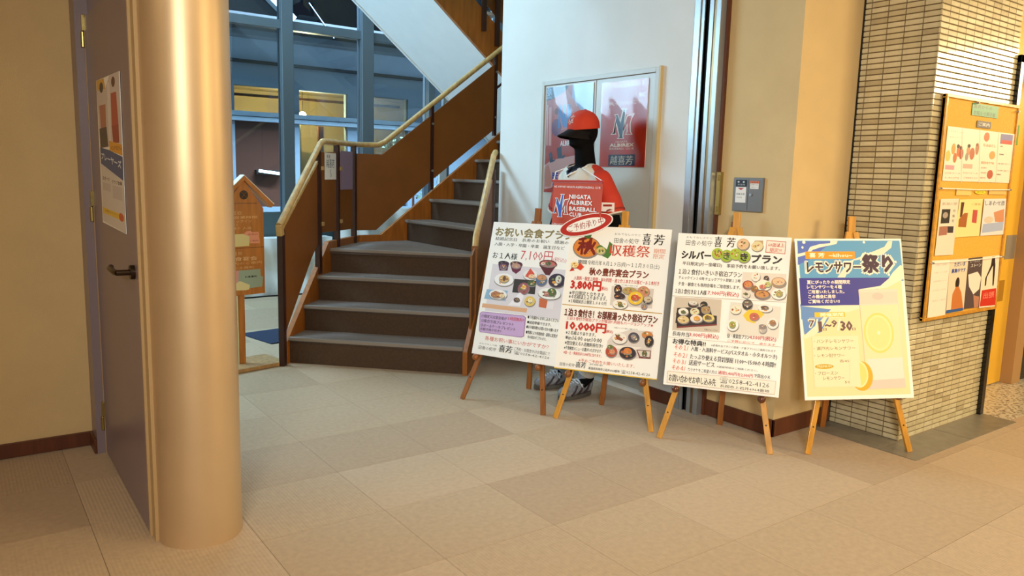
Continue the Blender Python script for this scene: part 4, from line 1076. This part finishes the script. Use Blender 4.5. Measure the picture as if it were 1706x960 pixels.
# ================================================================ CABINET, POSTERS, WALL FITTINGS
M_cabf = mat('grey_frame_paint', '#b9b7ae', .4)
M_cab = mat('grey_cabinet_paint', '#b4b0a6', .35, noise=.03)
cb = thing('wall_cabinet', 'tall grey two-door cabinet set in the white wall behind the mannequin', 'cabinet', (3.59, 4.03, 0))
fr = MB().box(3.578, 4.585, .03, 3.6, 4.615, 2.105).box(3.578, 3.44, .03, 3.6, 3.47, 2.105).box(3.578, 3.47, 2.075, 3.6, 4.585, 2.105)
obj('frame', fr, M_cabf, cb, bevel=.002)
obj('door', MB().box(3.588, 4.028, .04, 3.6, 4.582, 2.072), M_cab, cb, bevel=.0015); obj('door', MB().box(3.588, 3.473, .04, 3.6, 4.022, 2.072), M_cab, cb, bevel=.0015)
obj('edge_strip', MB().box(3.575, 3.425, .03, 3.6, 3.439, 2.11), mat('cream_edge_strip', '#cdb27c', .5), cb)
def flat(name, label, cat, key, tl, tr, bl, rough=.45, wavy=0, z0=.0012):
    tl, tr, bl = V(tl), V(tr), V(bl); W, H = (tr-tl).length, (tl-bl).length
    t = sheet_root(name, label, cat, (bl+(bl+(tr-tl)))/2, tr-tl, tl-bl)
    if cat == 'poster' and tl.x > 1: t['group'] = 'laminated posters on the cabinet doors'
    if not wavy:
        obj('sheet', MB().box(-W/2, 0, -.0008, W/2, H, .0008), M_white, t, local=True); prints(PRINTS[key], W, H, t, rough=rough, z0=z0)
    else:
        obj('sheet', MB().box(-W/2, 0, -.0015, W/2, H, -.0005), M_white, t, local=True)
        o = prints(PRINTS[key], W, H, t, rough=rough, z0=z0)
        m = o.data.materials
        # laminated sheet over the print, slightly buckled, so that it catches the window light
        g = MB(); n_, k_ = 30, 40
        g.add([(-W/2+W*i/n_, H*j/k_, .005+.0016*math.sin(i*.42+j*.12+wavy)*math.sin(j*.17+wavy)) for j in range(k_+1) for i in range(n_+1)],
              [(j*(n_+1)+i, j*(n_+1)+i+1, (j+1)*(n_+1)+i+1, (j+1)*(n_+1)+i) for j in range(k_) for i in range(n_)])
        obj('clear_film', g, M_film, t, local=True, smooth=True, fix=False)
    return t
def film():
    m = bpy.data.materials.new('clear_film'); m.use_nodes = True; N = m.node_tree.nodes; L = m.node_tree.links; N.remove(N['Principled BSDF'])
    t = N.new('ShaderNodeBsdfTransparent'); g = N.new('ShaderNodeBsdfGlossy'); g.inputs['Roughness'].default_value = .06; f = N.new('ShaderNodeFresnel'); f.inputs[0].default_value = 1.3
    x = N.new('ShaderNodeMixShader'); L.new(f.outputs[0], x.inputs[0]); L.new(t.outputs[0], x.inputs[1]); L.new(g.outputs[0], x.inputs[2]); L.new(x.outputs[0], N['Material Output'].inputs[0]); return m
M_film = film()
flat('poster', 'laminated red and blue player poster on the left cabinet door', 'poster', 'PL', (3.584, 4.56, 2.06), (3.584, 4.045, 2.06), (3.584, 4.56, 1.30), .3, 1.3)
flat('poster', 'laminated red team poster with dark blue emblem on the right cabinet door', 'poster', 'PR', (3.584, 3.965, 2.045), (3.584, 3.535, 2.045), (3.584, 3.96, 1.49), .3, 4.1)
flat('poster', 'tall narrow poster taped on the brown door beside the round pillar', 'poster', 'DOOR', (.5355, 3.80, 1.775), (.5355, 3.235, 1.765), (.5355, 3.85, 1.165), .4)
# grey box in the plaster wall
sw = thing('wall_box', 'grey metal wall box with a black label and a white label', 'box', (3.645, 2.75, 1.34))
obj('case', MB().box(3.635, 2.668, 1.25, 3.65, 2.868, 1.44), M_cab if False else mat('grey_box_metal', '#77736f', .4, .3), sw, bevel=.002)
obj('door_line', MB().box(3.6343, 2.764, 1.26, 3.6351, 2.766, 1.43), M_dark, sw); obj('lock', MB().cyl((3.635, 2.745, 1.345), (3.629, 2.745, 1.345), .008), M_steel, sw)
r0 = sheet_root('x', 'x', 'x', (3.6347, 2.768, 1.25), (0, -1, 0), (0, 0, 1)); r0.parent = None
lb = prints(PRINTS['SW'], .2, .19, r0, name='labels'); me = lb.data; M0 = wm(r0); bpy.data.objects.remove(r0); lb.parent = sw
im = wm(sw).inverted()
for v in me.vertices: v.co = im @ (M0 @ v.co)
one('latch_plate', 'long brass latch plate on the plaster wall edge beside the steel strips', 'latch', MB().box(3.628, 2.955, 1.22, 3.65, 2.99, 1.47).box(3.622, 2.966, 1.42, 3.63, 2.98, 1.45).box(3.62, 2.966, 1.24, 3.63, 2.976, 1.27), M_hinge, bevel=.003)
one('orange_sticker', 'small orange sticker on the plaster wall below the grey box', 'sticker', MB().box(3.6485, 2.84, 1.15, 3.65, 2.876, 1.185), ink('#c8703c'))
# cork notice board on the tiled column
ck = flat('cork_notice_board', 'amber cork notice board full of leaflets on the tiled column', 'notice board', 'CB', (4.285, 2.05, 1.906), (5.18, 2.05, 1.906), (4.285, 2.05, .68), z0=.006)
W_, H_ = .895, 1.226
for c in list(ck.children):
    if c.name.startswith('sheet'): bpy.data.objects.remove(c)
obj('cork', MB().box(-W_/2, 0, -.012, W_/2, H_, .002), mat('amber_cork', '#dba93c', .7, noise=.1, scale=90, bump=.2, bscale=300), ck, local=True)
for a in ((-W_/2, 0, W_/2, .018), (-W_/2, H_-.018, W_/2, H_), (-W_/2, .018, -W_/2+.018, H_-.018), (W_/2-.018, .018, W_/2, H_-.018)):
    obj('frame_bar', MB().box(a[0], a[1], -.014, a[2], a[3], .012), M_easel, ck, local=True, bevel=.002)
for v in (.405, .735):
    obj('cord', MB().tube([(-W_/2+.01, (1-v)*H_, .016), (0, (1-v)*H_-.004, .016), (W_/2-.01, (1-v)*H_, .016)], .003, 6), M_white, ck, local=True)
for u, v in ((-.48, .405), (.48, .405), (-.48, .735), (.48, .735), (.46, .03), (-.12, .02)):
    obj('push_pin', MB().cyl((u*W_, (1-v)*H_, .01), (u*W_, (1-v)*H_, .026), .007, .004, 10), M_steel, ck, local=True)
# ================================================================ HOUSE-SHAPED SIGN
ang = rad(12); hs = thing('house_shaped_sign', 'orange wooden house-shaped sign on a post with cream lettering, beside the stairs', 'sign', (1.635, 5.50, 0), (0, 0, ang))
M_sign = wood('orange_sign_wood', '#b8742a', .45)
def hl(*a): return MB().box(*a)
obj('base_board', hl(-.25, -.15, .003, .25, .16, .03), wood('pale_base_wood', '#b08a5a', .5), hs, local=True, bevel=.003)
obj('post', hl(-.045, -.012, .03, .0, .028, .56), M_sign, hs, local=True, bevel=.002); obj('lit_post_edge', hl(-.05, -.008, .03, -.046, .02, .56), M_rail, hs, local=True)  # pale strip paints the light on the left edge of the post
obj('sign_panel', MB().prism([(-.155, .53), (.148, .53), (.148, 1.14), (-.0, 1.34), (-.155, 1.14)], lambda u, v, q: (u, q, v), -.035, -.015), M_sign, hs, local=True, bevel=.001)
obj('seam', hl(-.155, -.0355, .863, .148, -.035, .866).box(-.1, -.0355, 1.175, .1, -.035, 1.178), M_post, hs, local=True)
for s_ in (-1, 1):
    obj('roof_board', MB().prism([(0, 1.335), (0, 1.368), (s_*.225, 1.168), (s_*.205, 1.145)], lambda u, v, q: (u, q, v), -.05, .01), M_sign, hs, local=True, bevel=.001)
    obj('roof_highlight', MB().prism([(0, 1.369), (0, 1.374), (s_*.228, 1.172), (s_*.225, 1.168)], lambda u, v, q: (u, q, v), -.05, .01), M_white, hs, local=True)  # white strip paints the highlight along the roof top
em = MB().cyl((0, -.0355, 1.235), (0, -.0365, 1.235), .032, n=24)
obj('emblem', em, ink('#241410'), hs, local=True)
obj('emblem_cross', MB().bar((-.02, -.037, 1.215), (.02, -.037, 1.255), .007, .001, (0, 1, 0)).bar((.02, -.037, 1.215), (-.02, -.037, 1.255), .007, .001, (0, 1, 0)), M_sign, hs, local=True)
hp_ = prints(PRINTS['HS'], .303, .61, hs, z0=0)
for v in hp_.data.vertices: v.co = (v.co.x-.003, -.0352-v.co.z, v.co.y+.53)
# ================================================================ MANNEQUIN
MX, MY = 3.3, 3.80
BY = math.radians(6)
def ml(a, l, z): return (MX-a*math.cos(BY)-l*math.sin(BY), MY-l*math.cos(BY)+a*math.sin(BY), z)      # a forward, l to its left
def blob(mb, vox, smooth=6):
    me = bpy.data.meshes.new('b'); me.from_pydata(mb.v, [], mb.f); o = bpy.data.objects.new('b', me); COL.objects.link(o)
    r = o.modifiers.new('r', 'REMESH'); r.mode = 'VOXEL'; r.voxel_size = vox
    s_ = o.modifiers.new('s', 'SMOOTH'); s_.iterations = smooth; s_.factor = .5
    bpy.context.view_layer.update(); e = bpy.data.meshes.new_from_object(o.evaluated_get(bpy.context.evaluated_depsgraph_get()))
    out = MB(); out.v = [tuple(v.co) for v in e.vertices]; out.f = [tuple(p.vertices) for p in e.polygons]; out.m = [0]*len(out.f)
    bpy.data.objects.remove(o); return out
mq = thing('mannequin', 'black faceless mannequin wearing a red cap and a cream and red baseball jersey', 'mannequin', (MX, MY, 0))
B = MB()
B.ell(ml(.01, 0, 1.71), .104, .088, .11); B.ell(ml(.035, 0, 1.655), .072, .066, .066); B.ell(ml(.085, 0, 1.625), .022, .03, .02)
B.ell(ml(.098, 0, 1.675), .02, .012, .024); B.ell(ml(.09, 0, 1.715), .02, .05, .012)
for s_ in (-1, 1): B.ell(ml(-.0, s_*.088, 1.685), .02, .009, .03)
B.cap(ml(-.03, 0, 1.42), ml(.0, 0, 1.63), .072, .062)
B.ell(ml(0, 0, 1.29), .115, .17, .19); B.ell(ml(0, 0, 1.42), .085, .17, .07); B.ell(ml(0, 0, 1.1), .1, .145, .16); B.ell(ml(-.01, 0, .95), .115, .165, .13)
for s_ in (-1, 1):
    sh_, el_, wr = ml(-.01, s_*.19, 1.4), ml(-.03, s_*.315, 1.14), ml(.08, s_*.3, .9)
    B.cap(sh_, el_, .06, .045); B.cap(el_, wr, .044, .03)
    B.ell(ml(.12, s_*.3, .855), .035, .018, .045)
    for q, ln in ((-.024, .05), (-.008, .06), (.008, .056), (.024, .042)):
        B.cap(ml(.125+q, s_*.3, .83), ml(.135+q, s_*.297, .79), .0095, .009); B.cap(ml(.135+q, s_*.297, .79), ml(.13+q, s_*.285, .79-ln*.6), .009, .008)
    B.cap(ml(.14, s_*.288, .87), ml(.175, s_*.275, .83), .011, .009)
    hp1, kn_, an = ml(0, s_*.09, .9), ml(.02, s_*.11, .5), ml(-.02, s_*.125, .12)
    B.cap(hp1, kn_, .088, .06); B.cap(kn_, an, .06, .04); B.cap(an, ml(.08, s_*.135, .05), .04, .03)
obj('body', blob(B, .0085, 4), mat('matt_black_mannequin', '#040404', .85, spec=.15), mq, smooth=True)
J = MB(); J.ell(ml(0, 0, 1.3), .138, .2, .21); J.ell(ml(-.005, 0, 1.44), .1, .185, .075); J.ell(ml(-.02, 0, 1.47), .09, .1, .05); J.cap(ml(0, -.05, 1.0), ml(0, .05, 1.0), .13, .13); J.cap(ml(0, -.06, 1.13), ml(0, .06, 1.13), .13, .13)
for s_ in (-1, 1): J.cap(ml(-.01, s_*.188, 1.4), ml(-.02, s_*.268, 1.285), .07, .072); J.cyl(ml(-.02, s_*.263, 1.3), ml(-.03, s_*.305, 1.19), .072, .077)
Jb = blob(J, .0085, 6)
keep = MB(); keep.v = Jb.v
for f in Jb.f:
    c = sum((V(Jb.v[i]) for i in f), V())/len(f); dx, dy = c.x-MX, c.y-MY; a, l_, z = -dx*math.cos(BY)+dy*math.sin(BY), -dx*math.sin(BY)-dy*math.cos(BY), c.z
    if z > 1.41 and a > .02 and abs(l_) < (z-1.41)*.8: continue
    if z > 1.475 and abs(l_) < .085: continue
    red = l_ > .228-max(0, z-1.4)*1.2 or l_ < -.2
    m = 1 if red else 0
    if abs(l_) > .16 and abs(abs(l_)*.42-(z-1.07)*-.9-.27) < -1: m = 2
    keep.f.append(f); keep.m.append(m)
M_cr = mat('cream_jersey', '#d6d0c2', .8, bump=.3, bscale=60); M_rd = mat('red_jersey', '#c4331a', .7, bump=.3, bscale=60); M_nv = mat('navy_trim', '#1a2040', .7)
jo = obj('jersey', keep, [M_cr, M_rd, M_nv], mq, smooth=True, fix=False, label='cream baseball jersey with red raglan sleeves')
def col_(off, zoff, r, m, n_, zz=.02):
    zoff += zz
    obj(n_, MB().tube([ml(-.055, -.075, 1.455), ml(-.0+off, -.075, 1.463+zoff), ml(.055+off, -.055, 1.455+zoff), ml(.1+off, -.03, 1.43+zoff), ml(.118+off, 0, 1.41+zoff), ml(.1+off, .03, 1.43+zoff), ml(.055+off, .055, 1.455+zoff), ml(0+off, .075, 1.463+zoff), ml(-.055, .075, 1.455), ml(-.085, 0, 1.47), ml(-.055, -.075, 1.455)], r, 8), m, jo, smooth=True)
col_(0, 0, .007, M_nv, 'collar_trim'); col_(.006, -.008, .0055, M_white, 'collar_trim')
for s_ in (-1, 1):
    p, q = V(ml(-.02, s_*.263, 1.3)), V(ml(-.03, s_*.305, 1.19)); d_ = (q-p).normalized()
    obj('cuff', MB().cyl(q-d_*.004, q+d_*.006, .079, .08, 28), M_cr, jo, smooth=True); obj('cuff_band', MB().cyl(q-d_*.03, q-d_*.02, .0785, .079, 28), mat('dark_red_band', '#8e2414', .7), jo, smooth=True)
pt = sheet_root('x', 'x', 'x', ml(.055, .31, 1.215), (.55, -.83, 0), (-.1, 0, 1))
def stick(mb_parts, root, parent, names):
    M0 = wm(root)
    for (mb, m), nm in zip(mb_parts, names):
        mb.v = [tuple(M0 @ V(v)) for v in mb.v]; obj(nm, mb, m, parent, fix=False)
    bpy.data.objects.remove(root)
stick([(MB().box(-.07, 0, -.0, .07, .055, .002), M_white), (MB().add([(x, y, .0026) for x, y in ((-.055, .008), (-.03, .008), (-.03, .025), (-.055, .025))], [(0, 1, 2, 3)]).add([(x, y, .0026) for x, y in ((-.055, .03), (-.03, .03), (-.03, .047), (-.055, .047))], [(0, 1, 2, 3)]).add([(x, y, .0026) for x, y in ((0, .03), (.055, .032), (.055, .045), (0, .043))], [(0, 1, 2, 3)]), ink('#a02c20'))], pt, jo, ('sleeve_patch', 'patch_print'))
lg = sheet_root('x', 'x', 'x', ml(.142, .065, 1.285), (-.0, -1, 0), (-.04, 0, 1))
mb = MB(); cols = []
def slot_(c):
    if c not in cols: cols.append(c)
    return cols.index(c)
logo(mb, lambda u, v, z: (u, -v, z), 0, 0, .075, .095, '#1a2450', slot_, .012)
mb.v = [tuple(v) for v in mb.v]; M0 = wm(lg); bpy.data.objects.remove(lg); mb.v = [tuple(M0 @ V(v)) for v in mb.v]; mb.v = [(x, y, z+.05) for x, y, z in mb.v]
obj('chest_emblem', mb, [ink(c) for c in cols], jo, fix=False)
mk = MB().add([ml(.16, -.1, 1.33), ml(.16, -.055, 1.345), ml(.16, -.06, 1.335), ml(.16, -.1, 1.32)], [(0, 1, 2, 3)]).add([ml(.16, -.095, 1.315), ml(.16, -.06, 1.33), ml(.16, -.07, 1.31), ml(.16, -.09, 1.3)], [(0, 1, 2, 3)])
obj('chest_mark', mk, M_nv, jo, fix=False)
P_ = MB(); P_.cap(ml(0, -.06, .92), ml(0, .06, .92), .125)
for s_ in (-1, 1): P_.cap(ml(0, s_*.09, .88), ml(.02, s_*.11, .5), .105, .085); P_.cap(ml(.02, s_*.11, .5), ml(-.015, s_*.125, .17), .08, .065)
obj('trousers', blob(P_, .012, 4), mat('white_trousers', '#d8d6d0', .8), mq, smooth=True)
cp = MB(); n_, m_ = 28, 10; tilt_ = Matrix.Rotation(rad(-6), 3, 'Y')
hc = V(ml(.008, 0, 1.735))
vs = []
for j in range(m_+1):
    ph = math.pi/2*j/m_*1.08
    for i in range(n_):
        t = 2*math.pi*i/n_; vs.append(hc+tilt_ @ V((.112*math.sin(ph)*math.cos(t), .094*math.sin(ph)*math.sin(t), .108*math.cos(ph)**.9 if math.cos(ph) > 0 else .108*math.cos(ph))))
cp.add(vs, [(j*n_+i, (j+1)*n_+i, (j+1)*n_+(i+1) % n_, j*n_+(i+1) % n_) for j in range(m_) for i in range(n_)])
co = obj('cap', cp, mat('red_cap_cloth', '#c8371a', .75, bump=.2, bscale=200), mq, smooth=True, label='bright red baseball cap with a black visor')
vz = MB(); n_ = 16
def vp(i, k, dz):
    t = math.pi*(i/n_-.5); r_ = (.0, .04, .09)[k]; y_ = math.sin(t)*(.092 if k == 0 else .088-.004*k)
    a = .1*math.cos(t) + r_*math.cos(t)**.6 + .0
    return ml(a+.008, y_, 1.722-.018*k-.9*y_*y_*3-r_*.12+dz)
vz.add([vp(i, k, dz) for dz in (0, -.004) for k in range(3) for i in range(n_+1)], [(h*(3*(n_+1))+k*(n_+1)+i, h*(3*(n_+1))+k*(n_+1)+i+1, h*(3*(n_+1))+(k+1)*(n_+1)+i+1, h*(3*(n_+1))+(k+1)*(n_+1)+i) for h in (0, 1) for k in (0, 1) for i in range(n_)])
vz.add([vp(i, 2, dz) for dz in (.0, -.004) for i in range(n_+1)], [(i, i+1, n_+2+i, n_+1+i) for i in range(n_)])
obj('visor', vz, mat('black_visor', '#100a0a', .8, spec=.2), co, smooth=True)
obj('cap_button', MB().ell(hc+V((.01, 0, .108)), .01, .01, .005), M_rd, co)
mb = MB(); cols.clear()
def onc(u, v, z):
    t = u/.1; ph = math.pi/2-(.35-v/.1)*1.0
    r_ = 1.0+z*8; return tuple(hc+V((-.112*math.sin(ph)*math.cos(t)*r_, -.094*math.sin(ph)*math.sin(t)*r_, .108*math.cos(ph)*r_)))
logo(mb, onc, -.03, -.035, .03, .025, '#1a2450', slot_, .003)
obj('cap_emblem', mb, [ink(c) for c in cols], co, fix=False)
M_sh = mat('grey_trainer', '#8d9096', .5, noise=.25, scale=40); M_so = mat('trainer_sole', '#5a544c', .7); M_lc = mat('white_laces', '#d4dae2', .7); M_sr = mat('dark_trainer_trim', '#3c2a2c', .5)
for s_, yaw_ in ((-1, .12), (1, -.12)):
    r0 = sheet_root('x', 'x', 'x', ml(.06, s_*.125, .012), (-math.cos(yaw_), math.sin(yaw_)*1.0, 0), (math.sin(yaw_)*-1, -math.cos(yaw_), 0))
    M0 = wm(r0); bpy.data.objects.remove(r0)
    if M0.to_3x3().col[2].z < 0: M0 = M0 @ Matrix.Rotation(math.pi, 4, 'X')
    u_ = MB(); u_.ell((.1, 0, .035), .075, .05, .04); u_.ell((.03, 0, .045), .1, .048, .05); u_.ell((-.07, 0, .055), .065, .043, .06); u_.cap((-.06, 0, .08), (-.06, 0, .12), .045, .047)
    ub_ = blob(u_, .007, 4); ub_.v = [tuple(M0 @ V(v)) for v in ub_.v]
    so = obj('shoe', ub_, M_sh, mq, smooth=True, label='grey and white lace-up trainer')
    k = 26; sol = MB().prism([(.03+.15*math.cos(t)*(1 if math.cos(t) > 0 else .98), (.056-.008*math.cos(t+.3))*math.sin(t)) for t in [2*math.pi*i/k for i in range(k)]], lambda u, v, q: tuple(M0 @ V((u, v, q))), -.008, .02)
    obj('sole', sol, M_so, so, bevel=.004)
    lc = MB()
    for i in range(5):
        x_ = .01+.02*i; lc.tube([M0 @ V((x_, -.028, .088-.006*i)), M0 @ V((x_+.008, 0, .11-.006*i)), M0 @ V((x_, .028, .088-.006*i))], .004, 6)
        lc.tube([M0 @ V((x_, -.028, .09-.006*i)), M0 @ V((x_+.02, .028, .088-.006*i))], .0035, 6)
    lc.tube([M0 @ V((.0, 0, .1)), M0 @ V((.03, .04, .1)), M0 @ V((.01, .05, .06)), M0 @ V((-.01, .02, .09))], .004, 6)
    lc.tube([M0 @ V((.0, 0, .1)), M0 @ V((.03, -.04, .1)), M0 @ V((.01, -.05, .06))], .004, 6)
    obj('laces', lc, M_lc, so, smooth=True)
    for sy in (-1, 1):
        for i in range(3):
            tb = MB().tube([M0 @ V((.11-.06*i, sy*.05, .02)), M0 @ V((.08-.06*i, sy*.051, .045)), M0 @ V((.05-.06*i, sy*.04, .075))], .007, 6); obj('side_stripe', tb, M_sr, so, smooth=True)
# banner hung from the neck by a cord
tl_, tr_, bl_ = V((3.125, 3.85, 1.39)), V((3.125, 3.385, 1.395)), V((3.118, 3.875, 1.10))
W_, H_ = (tr_-tl_).length, (tl_-bl_).length
bn = sheet_root('club_banner', 'red cloth club banner with white lettering hanging from the neck of the mannequin', 'banner', (bl_+bl_+(tr_-tl_))/2, tr_-tl_, tl_-bl_)
g = MB(); n_ = 40
g.add([(-W_/2+W_*i/n_, H_*j/10, .003*math.sin(i*.35)*(1-j/10)-.0015*0) for j in range(11) for i in range(n_+1)], [(j*(n_+1)+i, j*(n_+1)+i+1, (j+1)*(n_+1)+i+1, (j+1)*(n_+1)+i) for j in range(10) for i in range(n_)])
obj('cloth', g, mat('red_banner_cloth', '#cc4a2c', .75), bn, local=True, smooth=True, fix=False)
prints(PRINTS['BN'], W_, H_, bn, z0=.0036)
obj('rod', MB().cyl((-W_/2-.012, H_, .002), (W_/2+.012, H_, .002), .006, n=10), M_rd, bn, local=True)
bm_ = wm(bn)
cd_ = MB().tube([bm_ @ V((W_/2, H_, 0)), ml(.09, .12, 1.475), ml(.0, .08, 1.5)], .003, 6).tube([bm_ @ V((-W_/2, H_, 0)), ml(.115, -.14, 1.45), ml(.0, -.08, 1.5)], .003, 6)
obj('neck_cord', cd_, M_white, bn)
